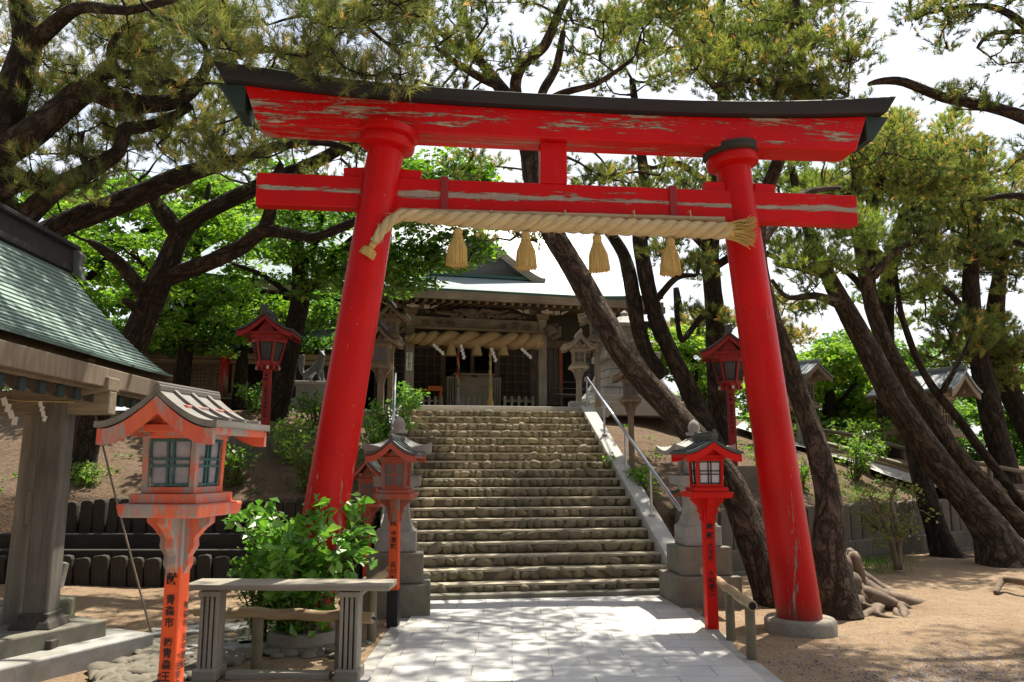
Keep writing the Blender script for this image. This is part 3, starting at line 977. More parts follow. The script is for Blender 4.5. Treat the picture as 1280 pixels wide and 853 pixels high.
# ================================================================== wooden lanterns
def roof_prof(w, h, n=14, p=1.75, up=.10):
    out = []
    for k in range(-n, n + 1):
        t_ = abs(k) / n
        out.append((w * k / n, h * ((1 - t_) ** p + up * t_ ** 4)))
    return out
def lantern(name, loc, rz, label, paint, roofm, pole_m, S=1.0, hp=1.22, body=(.27, .30), flare=1.06, roofw=.34, roofh=.27, roofd=.33, pane=None, trim=None, text=None, text2=None,
            pole_w=.115, foot=None, ornament=True, bars=(2, 2), accent=None, tilt=(0, 0), group=None, soffit=None, p=1.75, ridge=1.0, drop=0.0, orn=.6):
    root = thing(name, loc, label, 'wooden lantern', rz, group, tilt)
    soffit = soffit or paint
    a = pole_w / 2 * S
    hp *= S
    bw, bh = body[0] * S, body[1] * S
    po = MB().box((0, 0, hp / 2 - .15), (2 * a, 2 * a, hp + .3), top=(.94, .94)).build('pole', pole_m, root, bevel=.006 * S)
    if foot:
        MB().box((0, 0, foot / 2), (2 * a + .012, 2 * a + .012, foot)).build('foot', M['black_paint'], po, bevel=.004)
    if text:
        text_part(text[0], text[1] * S, M['ink'], po, (0, -a - .003, text[2] * S), (math.pi / 2, 0, 0), bold=.02)
    if text2:
        for cl in text2:
            text_part(cl[0], cl[1] * S, M['ink'], po, (a + .003, cl[3] * S, cl[2] * S), (math.pi / 2, 0, math.pi / 2), bold=.02)
    # scalloped bracket boards
    br = MB()
    bk_ = .72
    fl = bw * .62
    pr = [(a, -.36 * S * bk_), (a + .022 * S, -.30 * S * bk_), (a + .018 * S, -.25 * S * bk_), (a + .045 * S, -.19 * S * bk_), (a + .042 * S, -.14 * S * bk_), (a + .08 * S, -.08 * S * bk_), (fl, -.03 * S), (fl, 0)]
    poly = [(x, z) for x, z in pr] + [(-x, z) for x, z in pr[::-1]]
    br.prism(poly, -a * .55, a * .55)
    br2 = MB().prism(poly, -a * .55, a * .55)
    br.merge(br2, Matrix.Rotation(math.pi / 2, 4, 'Z') @ Matrix.Scale(.985, 4))
    br.build('bracket', paint, root, loc=(0, 0, hp), bevel=.004 * S)
    z = hp
    MB().box((0, 0, z + .03 * S), (bw * 1.5, bw * 1.5, .06 * S), top=(1.06, 1.06)).build('tray', accent or paint, root, bevel=.012 * S)
    MB().box((0, 0, z + .082 * S), (bw * 1.28, bw * 1.28, .044 * S)).build('sill', paint, root, bevel=.005 * S)
    z += .105 * S
    fr = MB()
    hb, ht = bw / 2, bw / 2 * flare
    pt = .028 * S
    for sx in (-1, 1):
        for sy in (-1, 1):
            fr.bar((sx * (hb - pt / 2), sy * (hb - pt / 2), z), (sx * (ht - pt / 2), sy * (ht - pt / 2), z + bh), pt, pt, up=(0, 1, 0))
    for (hh, zz, th) in ((hb, z + pt / 2, pt), (ht, z + bh - pt / 2, pt)):
        for sgn in (-1, 1):
            fr.box((0, sgn * (hh - pt / 2), zz), (2 * hh + .004, pt * 1.08, th)); fr.box((sgn * (hh - pt / 2), 0, zz), (pt * 1.08, 2 * hh + .004, th))
    fr.build('frame', paint, root, bevel=.003 * S)
    for k in range(4):
        w_ = MB()
        y0, y1 = -(hb - pt * .8), -(ht - pt * .8)
        w_.add([(-hb + pt, y0, z + pt), (hb - pt, y0, z + pt), (ht - pt, y1, z + bh - pt), (-ht + pt, y1, z + bh - pt),
                (-hb + pt, y0 + .006, z + pt), (hb - pt, y0 + .006, z + pt), (ht - pt, y1 + .006, z + bh - pt), (-ht + pt, y1 + .006, z + bh - pt)],
               [[0, 1, 2, 3], [7, 6, 5, 4], [0, 4, 5, 1], [1, 5, 6, 2], [2, 6, 7, 3], [3, 7, 4, 0]])
        pn = w_.build('pane', pane or M['pane_white'], root, rot=(0, 0, k * math.pi / 2))
        g = MB()
        gw = .011 * S
        def X(f, zz):
            t_ = (zz - z - pt) / (bh - 2 * pt)
            return (f * ((hb - pt) * (1 - t_) + (ht - pt) * t_), y0 * (1 - t_) + y1 * t_ - .006 * S, zz)
        nxb, nzb = bars
        fx = [-.955] + ([-.13, .13] if nxb == 2 else [(-1 + 2 * (i + 1) / (nxb + 1)) for i in range(nxb)]) + [.955]
        fz = [.045] + ([.43, .57] if nzb == 2 else [(i + 1) / (nzb + 1) for i in range(nzb)]) + [.955]
        for f in fx: g.bar(X(f, z + pt), X(f, z + bh - pt), gw, gw, up=(0, 1, 0))
        for f in fz:
            zz = z + pt + (bh - 2 * pt) * f
            g.bar(X(-1, zz), X(1, zz), gw, gw)
        g.build('lattice', trim or paint, pn)
    z += bh
    tp = MB().box((0, 0, z + .018 * S), (bw * flare * 1.16, bw * flare * 1.16, .036 * S)).box((0, 0, z + .06 * S), (bw * flare * .9, bw * flare * .9, .05 * S))
    for e in (-1, 1):
        tp.box((e * bw * .36, 0, z + .095 * S), (.045 * S, roofd * 1.75 * S, .045 * S))
    tp.build('top_plate', accent or paint, root, bevel=.005 * S)
    z += (.055 - drop) * S
    W, Hh, D = roofw * S, roofh * S, roofd * S
    pr = roof_prof(W, Hh, 14, p)
    th = .030 * S
    MB().strip([(x, zz - th) for x, zz in pr], pr, -D, D).build('roof_boards', soffit, root, loc=(0, 0, z), auto=35)
    # front and back barge boards, gable panels
    for e in (-1, 1):
        MB().strip([(x * 1.0, zz - .075 * S - .0 * abs(x)) for x, zz in pr], [(x, zz - .004 * S) for x, zz in pr], e * (D + .002), e * (D + .026 * S)).build('barge_board', paint, root, loc=(0, 0, z), auto=35)
        gp = [(x * .62, zz * .92 - .02 * S) for x, zz in pr if True]
        MB().prism([(-W * .55, -.02 * S)] + [(x * .6, max(-.015 * S, zz - .06 * S)) for x, zz in pr[6:-6]] + [(W * .55, -.02 * S)], e * (bw * .52), e * (bw * .56)).build('gable_panel', soffit, root, loc=(0, 0, z))
    rt = MB().strip([(x * 1.06, zz + .001) for x, zz in pr], [(x * 1.06, zz + .030 * S) for x, zz in pr], -D * 1.12, D * 1.12)
    ro = rt.build('roof', roofm, root, loc=(0, 0, z), auto=35)
    rc = MB()
    for k in (-1, 0, 1):
        yy = k * D * .62
        rc.strip([(x * 1.062, zz + .029 * S) for x, zz in pr], [(x * 1.062, zz + .046 * S) for x, zz in pr], yy - .012 * S, yy + .012 * S)
    rc.build('batten', roofm, ro, auto=35)
    mb = MB().box((0, 0, Hh + (.015 + .03 * ridge) * S), (.075 * S * ridge, D * 2.28, .06 * S * ridge)).box((0, 0, Hh + (.015 + .07 * ridge) * S), (.05 * S * ridge, D * 2.3, .03 * S * ridge))
    if ornament:
        for e in (-1, 1):
            mb.prism([(x * S * orn, Hh + .03 * S + (q - .02) * S * orn) for x, q in ((-.05, .02), (-.06, .09), (-.025, .10), (-.03, .15), (0, .17), (.03, .15), (.025, .10), (.06, .09), (.05, .02))], e * D * 1.15, e * (D * 1.15 + .03 * S))
    mb.build('ridge_cap', roofm, ro, bevel=.006 * S)
    return root

# right: fresh red lantern by the path
g = ground_at(890, 787)
lantern('wooden_lantern', (g.x, g.y, 0), R(3), 'bright red wooden lantern with dark roof beside the bamboo rail right of the path', M['lantern_red'], M['roof_slate'], M['lantern_red'], 1.0, 1.27,
        body=(.265, .285), drop=.03, roofw=.275, roofh=.135, roofd=.27, pane=M['pane_white'], trim=M['black_paint'], text=(['奉', '献', .35, ('大', .78), ('館', .78), ('市', .78), 1.1, ('大', .78), ('町', .78), ('銀', .78), ('二', .78)], .074, 1.02), bars=(2, 2), pole_w=.112, p=1.5)
# left: orange lantern at the foot of the stairs
g = ground_at(491, 784)
lantern('wooden_lantern', (g.x, g.y, 0), R(-4), 'orange lantern with black footed pole before the left stone lantern', M['lantern_rust'], M['roof_slate'], M['pole_orange_worn'], .92, 1.36,
        body=(.27, .32), roofw=.275, roofh=.165, roofd=.29, ridge=.7, drop=.02, ornament=False, pane=M['pane_dark'], trim=M['lantern_rust'], text=(['献', .5, ('中', .8), ('里', .8), ('町', .8), 1.5, ('古', .85), ('川', .85), ('潔', .85), ('一', .85)], .08, 1.15), foot=.36, pole_w=.11, bars=(2, 1))
# near left: big weathered lantern
Yn = 3.72
p = at(223, 700, Yn)
near = lantern('wooden_lantern', (p.x, p.y, 0.0), R(-8), 'large weathered orange lantern with green window trim in the left foreground', M['lantern_orange'], M['roof_worn'], M['pole_orange_worn'], 1.0, 1.365,
        body=(.255, .275), roofw=.275, roofh=.16, roofd=.235, ridge=.5, drop=.055, p=1.6, pane=M['pane_grey'], trim=M['green_trim'], accent=M['lantern_orange'], ornament=False,
        text=([('献', 1.2), .8, '青', '森', '市', .8, ('㈱', .9), '青', '森', '王', '冠', 'セ', 'ン', 'タ', 'ー'], .046, 1.115), text2=[(['青', '森', '市', .6, '田', '中', '建', '設'], .036, .98, .016), (['下', '田', '田', '中', '弘'], .034, .76, -.020)], pole_w=.084, soffit=M['lantern_orange'])
pole = [c for c in kids(near) if c.name.startswith('pole')][0]
text_part(['代', '表', '取', '締', '役'], .024, M['ink'], pole, (-.031, -.045, .68), (math.pi / 2, 0, 0), bold=.02)

# far red lanterns with flared six paned boxes
def flared_lantern(loc, rz, label, S=1.0, text=None, hp=1.28):
    root = thing('flared_lantern', loc, label, 'wooden lantern', rz)
    P_, D_ = M['lantern_dark_red'], M['roof_slate']
    po = MB().box((0, 0, hp / 2 - .2), (.17, .17, hp + .4), top=(.95, .95)).build('pole', P_, root, bevel=.008)
    text_part(text, .085, M['ink'], po, (0, -.089, hp - .10), (math.pi / 2, 0, 0), bold=.02)
    z = hp
    mb = MB().lathe([(.10, -.02), (.16, .02), (.17, .05)], 6, (0, 0, z), phase=math.pi / 6).lathe([(.24, .05), (.26, .09), (.25, .12)], 6, (0, 0, z), phase=math.pi / 6)
    mb.build('rosette', P_, root)
    for k in range(12):
        th = k * math.pi / 6 + .2
        MB().box((0, 0, 0), (.05, .05, .07)).build('corbel', M['white_tip'] if k % 3 == 0 else P_, root, bevel=.006, loc=(.235 * math.cos(th), .235 * math.sin(th), z + .02), rot=(0, 0, th))
    z += .12
    h, r0_, r1 = .52, .23, .36
    fr = MB()
    for k in range(6):
        t0, t1 = (k - .5) * math.pi / 3 - math.pi / 2, (k + .5) * math.pi / 3 - math.pi / 2
        A = lambda r, th, zz: (r * math.cos(th), r * math.sin(th), zz)
        fr.bar(A(r0_, t0, z), A(r1, t0, z + h), .045, .045)
        fr.bar(A(r0_, t0, z + .02), A(r0_, t1, z + .02), .04, .05)
        fr.bar(A(r1, t0, z + h - .03), A(r1, t1, z + h - .03), .045, .08)
        tm = (t0 + t1) / 2
        pn = MB()
        a0, a1 = r0_ * .97, r1 * .97
        pn.add([A(a0, t0, z + .03), A(a0, t1, z + .03), A(a1, t1, z + h - .05), A(a1, t0, z + h - .05)], [[0, 1, 2, 3]])
        pn.add([A(a0 - .01, t0, z + .03), A(a0 - .01, t1, z + .03), A(a1 - .01, t1, z + h - .05), A(a1 - .01, t0, z + h - .05)], [[3, 2, 1, 0]])
        pane = pn.build('pane', M['pane_dark'], root)
        g = MB()
        Pq = lambda u, v_: Vector(A(a0 + .006, t0, z + .03)).lerp(Vector(A(a0 + .006, t1, z + .03)), u).lerp(Vector(A(a1 + .006, t0, z + h - .05)).lerp(Vector(A(a1 + .006, t1, z + h - .05)), u), v_)
        for i in range(1, 6): g.bar(Pq(i / 6, .05), Pq(i / 6, .95), .009, .009)
        for i in range(1, 7): g.bar(Pq(.08, i / 7), Pq(.92, i / 7), .009, .009)
        for uu, vv_ in (((.1, .08), (.1, .94)), ((.9, .08), (.9, .94)), ((.1, .08), (.9, .08)), ((.1, .94), (.9, .94))):
            g.bar(Pq(*uu), Pq(*vv_), .022, .014)
        g.build('lattice', M['black_paint'], pane)
    fr.build('frame', P_, root)
    z += h
    MB().box((0, 0, z + .05), (.66, .62, .10)).box((.0, 0, z + .12), (.86, .80, .05)).build('top_plate', P_, root, bevel=.01)
    z += .10
    pr = roof_prof(.58, .40, 14, 1.45, .06)
    MB().strip([(x, q - .05) for x, q in pr], pr, -.46, .46).build('roof_boards', P_, root, loc=(0, 0, z), auto=35)
    for e in (-1, 1):
        MB().strip([(x, q - .11) for x, q in pr], [(x, q - .005) for x, q in pr], e * .462, e * .50).build('barge_board', P_, root, loc=(0, 0, z), auto=35)
        MB().prism([(-.36, -.02)] + [(x * .62, q - .08) for x, q in pr[5:-5]] + [(.36, -.02)], e * .30, e * .34).build('gable_panel', P_, root, loc=(0, 0, z))
    ro = MB().strip([(x * 1.05, q + .001) for x, q in pr], [(x * 1.05, q + .05) for x, q in pr], -.56, .56).build('roof', D_, root, loc=(0, 0, z), auto=35)
    MB().box((0, 0, .47), (.10, 1.14, .08)).box((0, 0, .53), (.07, 1.15, .06)).box((0, -.56, .50), (.16, .06, .18)).build('ridge_cap', D_, ro, bevel=.015)
    for c in root.children: pass
    root.scale = (S, S, S)
    return root
p = at(331, 541, 13.6)
flared_lantern((p.x, p.y, H(p.x, p.y) - .03), R(4), 'tall dark red lantern with flared box on the left bank before the maple trunk', .80, ['奉', '献', None, '公', '益', '社', '木', '造', '商', '工', '会'], 1.75)
p = at(916, 553, 13.9)
flared_lantern((p.x, p.y, H(p.x, p.y) - .0), R(-14), 'tall dark red lantern with flared box half behind the right torii pillar', .82, ['奉', '献', None, '青', '森', '市', '木', '材', '組', '合'], 1.95)
for px, py, Y, lb in ((318, 557, 13.2, 'square concrete block set in the left bank below the red lantern'), (935, 560, 13.5, 'low concrete block in the right bank beneath the red lantern')):
    p = at(px, py, Y)
    tag(MB().box((0, 0, 0), (.62, .4, .5)).build('concrete_block', M['granite_dark'], loc=(p.x, p.y, H(p.x, p.y) + .10), bevel=.02), lb, 'concrete block')

# lanterns beside the stairs and hall
def small(px, py_base, Y, label, paint, roofm, pole_m, S, hp, rz=0, pane=None, text=None, z=None, **k):
    p = at(px, py_base, Y)
    zz = H(p.x, p.y) if z is None else z
    return lantern('wooden_lantern', (p.x, p.y, zz - .03), R(rz), label, paint, roofm, pole_m, S, hp, pane=pane or M['pane_dark'], text=text, bars=(2, 2), **k)
small(461, 628, 10.95, 'dull orange lantern right behind the left torii pillar', M['lantern_rust'], M['roof_slate'], M['pole_orange'], .88, 1.18, 0, M['pane_dark'], ['奉', '献', None, '五', '所', '川', '原', '市'] and (['奉', '献', None, '五', '川'], .08, .95))
small(474, 560, 14.0, 'brown wooden lantern among bushes left of the stairs top', M['wood_brown'], M['wood_dark'], M['wood_brown'], 1.0, 1.35, 0)
small(487, 520, 16.4, 'tall brown wooden lantern beside the left hall column', M['wood_brown'], M['wood_dark'], M['wood_brown'], 1.0, 1.60, 0)
small(724, 515, 15.9, 'grey wooden lantern on a stone foot nearest the right of the stairs top', M['wood_grey'], M['wood_grey'], M['wood_grey'], .92, .90, 4, z=2.72)
small(748, 528, 16.2, 'tall grey wooden lantern before the violet lattice', M['wood_grey'], M['wood_grey'], M['wood_grey'], 1.08, 1.40, -6, z=2.62)
small(790, 583, 12.9, 'brown wooden lantern half hidden behind the big leaning pine', M['wood_brown'], M['wood_grey'], M['wood_brown'], .86, 1.50, -8)
small(866, 640, 11.6, 'small orange lantern peeking out beside the leaning pine', M['lantern_rust'], M['roof_slate'], M['pole_orange'], .82, 1.02, -18)
p = at(724, 512, 15.9)
tag(MB().box((0, 0, .0), (.42, .42, .30)).build('foot_stone', M['slab'], loc=(p.x, p.y, 2.70), bevel=.02), 'square pale foot stone under the grey lantern at the stairs top', 'stone')

# ================================================================== stone lanterns
def stone_lantern(loc, rz, label):
    root = thing('stone_lantern', loc, label, 'stone lantern', rz, 'stone lanterns at the foot of the stairs')
    z = 0
    for (w_, h, m) in ((.76, .34, 'granite_dark'), (.60, .32, 'granite_dark'), (.44, .23, 'granite')):
        MB().box((0, 0, z + h / 2 - (.05 if z == 0 else 0)), (w_, w_ * .95, h + (.1 if z == 0 else 0))).build('base_block', M[m], root, bevel=.015)
        z += h
    MB().lathe([(.235, 0), (.205, .03), (.17, .12), (.155, .24), (.16, .34), (.19, .43), (.22, .47)], 4, (0, 0, z), phase=math.pi / 4, sx=1.2, sy=1.2).build('shaft', M['granite'], root, bevel=.01)
    z += .47
    MB().box((0, 0, z + .055), (.50, .50, .11), top=(1.04, 1.04)).build('platform', M['granite'], root, bevel=.012)
    z += .11
    fb = MB()
    for sx in (-1, 1):
        for sy in (-1, 1):
            fb.box((sx * .12, sy * .12, z + .12), (.09, .09, .24))
    fb.box((0, 0, z + .015), (.33, .33, .03)).box((0, 0, z + .225), (.33, .33, .035))
    fb.build('fire_box', M['granite'], root, bevel=.008)
    z += .24
    W = .37
    def cap_(u, v_):
        x, y = (u * 2 - 1), (v_ * 2 - 1)
        m = max(abs(x), abs(y)); c = abs(x * y)
        return (x * W, y * W, z + .05 + .20 * (1 - m) ** 1.5 + .075 * c ** 1.6)
    mb = MB().grid(cap_, 20, 20)
    mb.grid(lambda u, v_: (lambda q: (q[0] * .985, q[1] * .985, z + .0 + .05 * (abs((u * 2 - 1) * (v_ * 2 - 1)) ** 1.6)))(cap_(u, v_)), 20, 20)
    n_ = 21 * 21
    e = [j for j in range(20)]
    rim = [(i, i + 1) for i in range(20)] + [(20 * 21 + i + 1, 20 * 21 + i) for i in range(20)] + [((i + 1) * 21, i * 21) for i in range(20)] + [(i * 21 + 20, (i + 1) * 21 + 20) for i in range(20)]
    for a, b in rim:
        mb.f.append([a, b, n_ + b, n_ + a]); mb.m.append(0)
    mb.build('roof_stone', M['granite'], root, auto=50)
    MB().lathe([(.09, 0), (.10, .03), (.06, .05), (.075, .10), (.05, .16), (.0, .20)], 16, (0, 0, z + .23), cap=False).build('finial', M['granite'], root, smooth=True)
    return root
g = ground_at(884, 762)
stone_lantern((g.x + .02, g.y + .42, 0), R(6), 'grey stone lantern on stepped blocks behind the bright red lantern')
g = ground_at(487, 775)
stone_lantern((g.x, g.y + .38, 0), R(6), 'grey stone lantern on stepped blocks left of the stairs')

# ================================================================== bench, bamboo rails
b0, b1 = ground_at(262, 848), ground_at(436, 850)
bench = thing('wooden_stand', (b0 + b1) / 2, 'long weathered wooden stand with fluted legs before the shrub', 'wooden stand', math.atan2(b1.y - b0.y, b1.x - b0.x) + R(1))
ln = (b1 - b0).length
MB().box((.06, .05, .68), (ln + .50, .34, .042)).build('top_plank', M['wood_grey_x'], bench, bevel=.006)
for s in (-1, 1):
    mb = MB()
    xx = s * ln / 2
    for k in range(4):
        mb.box((xx + (k - 1.5) * .038, -.0, .33), (.026, .16, .62))
    mb.box((xx, .03, .33), (.11, .10, .60)).box((xx, 0, .63), (.16, .20, .04))
    mb.build('leg', M['wood_grey'], bench, bevel=.006)
    MB().box((xx + .0, 0, .045), (.18, .24, .09)).build('foot_block', M['wood_grey_x'], bench, bevel=.01)
MB().box((0, 0, .03), (ln - .28, .12, .05)).build('floor_rail', M['wood_grey_x'], bench, bevel=.008)

def bamboo_rail(name, pts, zs, posts, label, rad=.042, rails=None):
    p0 = Vector(pts[0])
    root = thing(name, (p0.x, p0.y, 0), label, 'bamboo rail', 0)
    for a, b, z in rails:
        a, b = Vector(a) - p0, Vector(b) - p0
        P_, r_ = [], []
        n = 24
        for k in range(n + 1):
            q = a.lerp(b, k / n); P_.append((q.x, q.y, z + .006 * math.sin(k)))
            r_.append(rad * (1.10 if k % 6 == 3 else 1))
        MB().tube(P_, r_, 14).build('rail', M['bamboo'], root, auto=60)
        d = (b - a).normalized()
        e = a if a.y < b.y else b
        dd = -d if a.y < b.y else d
        MB().tube([(e.x + dd.x * .001, e.y + dd.y * .001, z + .006 * (math.sin(0) if a.y < b.y else math.sin(n))), (e.x + dd.x * .004, e.y + dd.y * .004, z)], rad * .75, 12).build('hollow_end', M['hole'], root)
    for (x, y, h) in posts:
        MB().tube([(x - p0.x, y - p0.y, -.15), (x - p0.x, y - p0.y, h * .5), (x - p0.x, y - p0.y, h)], [.045, .043, .042], 12).build('post', M['bamboo_pole'], root, auto=50)
pa, pb_, pc = at(940, 760, 6.75), at(914, 745, 7.6), at(877, 720, 8.9)
q0, q1, q2 = ground_at(940, 826), ground_at(914, 802), ground_at(884, 770)
bamboo_rail('bamboo_rail', [q0, q2], .47, [(q0.x, q0.y, .43), (q1.x, q1.y, .43), (q2.x, q2.y, .43)], 'low bamboo rail on posts right of the path', rails=[(q0 + (q0 - q2).normalized() * .10, q2 + (q2 - q0).normalized() * .15, .45)])
q0, q1, q2, q3 = ground_at(320, 838), ground_at(424, 843), ground_at(464, 802), ground_at(492, 772)
d = (q1 - q0).normalized()
bamboo_rail('bamboo_rail', [q1, q0], .45, [(q0.x, q0.y, .40), (q1.x, q1.y, .40), (q2.x, q2.y, .46), (q3.x, q3.y, .46)], 'bamboo rail around the shrub behind the wooden stand',
            rails=[(q0 - d * .55, q1 + d * .26, .43), (q1 + (q2 - q1) * .05, q3 + (q3 - q2) * .1, .52)])
# ================================================================== hall
HA = R(14)
HB = at(595, 510, 22.0); HB.z = 3.0
HMx = Matrix.Translation(HB) @ Matrix.Rotation(HA, 4, 'Z')
HI = HMx.inverted()
def tp(x, y, v=0.0):
    o = HI @ Vector((0, 0, EYE)); d = HI.to_3x3() @ ray(x, y)
    return o + d * ((v - o.y) / d.y)
hall = thing('shrine_hall', HB, 'old grey timber shrine hall with pale curved roof at the top of the stairs', 'shrine hall', HA)
WG, WD, WB = M['wood_grey'], M['wood_dark'], M['wood_brown']
MB().box((-.6, 4.2, -.42), (14.5, 10.4, .84)).build('stone_floor', M['granite'], hall, bevel=.03)
U0, U1 = tp(511, 470).x, tp(677, 470).x
UM = (U0 + U1) / 2
zb0, zb1 = tp(595, 414).z, tp(595, 399).z
for u in (U0, U1):
    MB().box((u, 0, (zb1 + .2) / 2), (.25, .25, zb1 + .2)).build('column', WG, hall, bevel=.02)
    MB().box((u, 0, .06), (.40, .40, .16), top=(.85, .85)).build('column_foot', M['granite'], hall, bevel=.02)
MB().box((UM, 0, (zb0 + zb1) / 2), (U1 - U0 + .2, .17, zb1 - zb0)).build('front_beam', M['wood_grey_x'], hall, bevel=.015)
# swirl reliefs on the beam
for s in (-1, 1):
    mb = MB()
    for k in range(3):
        c = Vector((UM + s * (.75 + k * .36), -.095, (zb0 + zb1) / 2 + (.03 if k % 2 else -.02)))
        pts = []
        for i in range(26):
            th = i * .42
            r_ = .13 * (1 - i / 30)
            pts.append(c + Vector((s * (r_ * math.cos(th) - (.10 if i == 0 else 0)), 0, r_ * .72 * math.sin(th))))
        mb.tube(pts, [.022 * (1 - i / 40) for i in range(26)], 6)
    mb.build('cloud_relief', M['carved'], hall, smooth=True)
    mb = MB()
    u = U0 if s < 0 else U1
    rng = random.Random(5 + s)
    mb.blob((u + s * .30, -.02, zb0 + .08), (.24, .17, .21), 3, 3, .3)
    for k in range(26):
        th = rng.uniform(0, 6.28); ph_ = rng.uniform(-1, 1)
        mb.blob((u + s * .32 + .22 * math.cos(th), -.02 + .15 * ph_ - .04, zb0 + .08 + .2 * math.sin(th)), (.075, .07, .06), k, 2, .3)
    mb.build('lion_head_nosing', M['carved'], hall, smooth=True)
rng = random.Random(12)
mb = MB()
zd = tp(595, 393).z
for k in range(7):
    ph_ = rng.uniform(0, 6)
    pts = [Vector((UM + (i / 30 - .5) * 2.5 * rng.uniform(.98, 1.0), -.06 + .07 * math.sin(i * .8 + ph_), zd + (.13 - .012 * abs(i - 15) * .6) * math.sin(i * .62 + ph_))) for i in range(31)]
    mb.tube(pts, [.035 + .022 * math.sin(i * 1.1) ** 2 for i in range(31)], 7)
for k in range(70):
    mb.blob((UM + rng.gauss(0, .62), -.06 + rng.uniform(-.07, .05), zd + rng.uniform(-.13, .13)), (.08, .06, .05), k, 1, .3)
mb.build('dragon_carving', M['carved'], hall, smooth=True)
MB().box((UM, .12, zd), (U1 - U0, .06, .42)).build('carving_backboard', WD, hall)
zt = tp(595, 382).z
for u in (U0, U1):
    mb = MB()
    z0 = zb1 + .12
    mb.box((u, 0, z0), (.34, .34, .16), top=(1.2, 1.2)).box((u, 0, z0 + .15), (.95, .12, .12)).box((u, -.12, z0 + .15), (.12, .9, .12))
    for e in (-.42, 0, .42):
        mb.box((u + e, 0, z0 + .25), (.17, .17, .09), top=(1.15, 1.15))
    mb.build('bracket_set', WB, hall, bevel=.01)
    mb = MB()
    for e in (-.46, .46):
        mb.box((u + e, -.075, z0 + .16), (.16, .03, .12)).bar((u + e * 1.25, -.09, z0 + .12), (u + e * 1.95, -.09, z0 + .30), .03, .06)
    mb.box((u, -.585, z0 + .19), (.10, .03, .36)).box((u, -.60, z0 + .06), (.34, .03, .07))
    mb.build('white_bracket_tip', M['white_tip'], hall, bevel=.006)
VE = -1.6
ze = tp(600, 363, VE).z
uR = tp(830, 382, VE).x
uL = -8.2
MB().box((UM - .4, 0, zt + .12), (12.4, .2, .2)).build('eave_purlin', M['wood_brown_x'], hall, bevel=.01)
u = uL + .2
while u < uR - .1:
    MB().bar((u, VE + .12, ze - .30), (u, 2.7, ze + .28), .085, .10).build('rafter', WB, hall)
    u += .235
MB().box(((uL + uR) / 2, VE + .06, ze - .17), (uR - uL, .10, .22)).box(((uL + uR) / 2, .5, ze + .06), (uR - uL - .1, 4.2, .03), Matrix.Rotation(R(7.5), 3, 'X')).build('fascia', M['wood_brown_x'], hall, bevel=.01)
VR, zR = 5.6, ze + 4.5
def hroof(a, b):
    v = VE + (VR - VE) * b
    z = ze + (zR - ze) * b ** 1.22
    l = uL + 2.0 * b ** .9; r = uR - 1.1 * b ** .9
    u = l + (r - l) * a
    up = .30 * max(0, abs(a - .5) * 2 - .62) ** 1.5 * (1 - b) * 2.2
    return (u, v, z + up)
mb = MB().grid(hroof, 40, 30, 0, uv=lambda a, b: (a * 14, b * 8.6))
mb.grid(lambda a, b: Vector(hroof(a, b)) + Vector((0, .04, -.12)), 40, 4, 1)
mb.grid(lambda a, b: Vector(hroof(a, 0)) + Vector((0, .04 * b, -.12 * b)), 40, 1, 1)
mb.build('roof', [M['hall_roof'], M['copper_edge']], hall, smooth=True)
mb = MB().grid(lambda a, b: (hroof(1, b)[0] + 1.9 * a * (1 - b) * 0 + a * .0, hroof(1, b)[1] + a * (2 * (VR - hroof(1, b)[1])), hroof(1, b)[2]), 4, 20, 0)
mb.grid(lambda a, b: (hroof(a, b)[0], 2 * VR - hroof(a, b)[1], hroof(a, b)[2]), 20, 10, 0)
mb.build('rear_roof', M['hall_roof'], hall, smooth=True)
MB().box(((uL + uR) / 2 + .2, VR, zR + .12), (uR - uL - 5.0, .5, .5)).box(((uL + uR) / 2 + .2, VR, zR + .42), (uR - uL - 4.6, .7, .12)).build('roof_ridge', M['copper_dark'], hall, bevel=.03)
M['roof_house0'] = wood('grey gable boards', (.13, .14, .14), (.26, .28, .28), 'x')
# dormer gable
gz0 = ze + .78
gu = tp(597, 300, .2).x
gw, gh = 1.95, 1.35
prg = [(gu - gw + 2 * gw * k / 24, gz0 + gh * (1 - abs(k - 12) / 12) ** 1.25) for k in range(25)]
MB().strip([(a, b - .10) for a, b in prg], prg, -.02, 3.6).build('dormer_roof', M['hall_roof'], hall, auto=35)
MB().strip([(a, b - .26) for a, b in prg], [(a, b - .0) for a, b in prg], -.10, -.03).build('dormer_barge_board', M['wood_grey_x'], hall, auto=35)
MB().prism([(a, b - .15) for a, b in prg], +.25, .3).build('dormer_gable', M['roof_house0'], hall)
MB().box((gu, .08, gz0 + .0), (2 * gw + .1, .24, .09)).build('dormer_sill', M['copper_edge'], hall, bevel=.01)
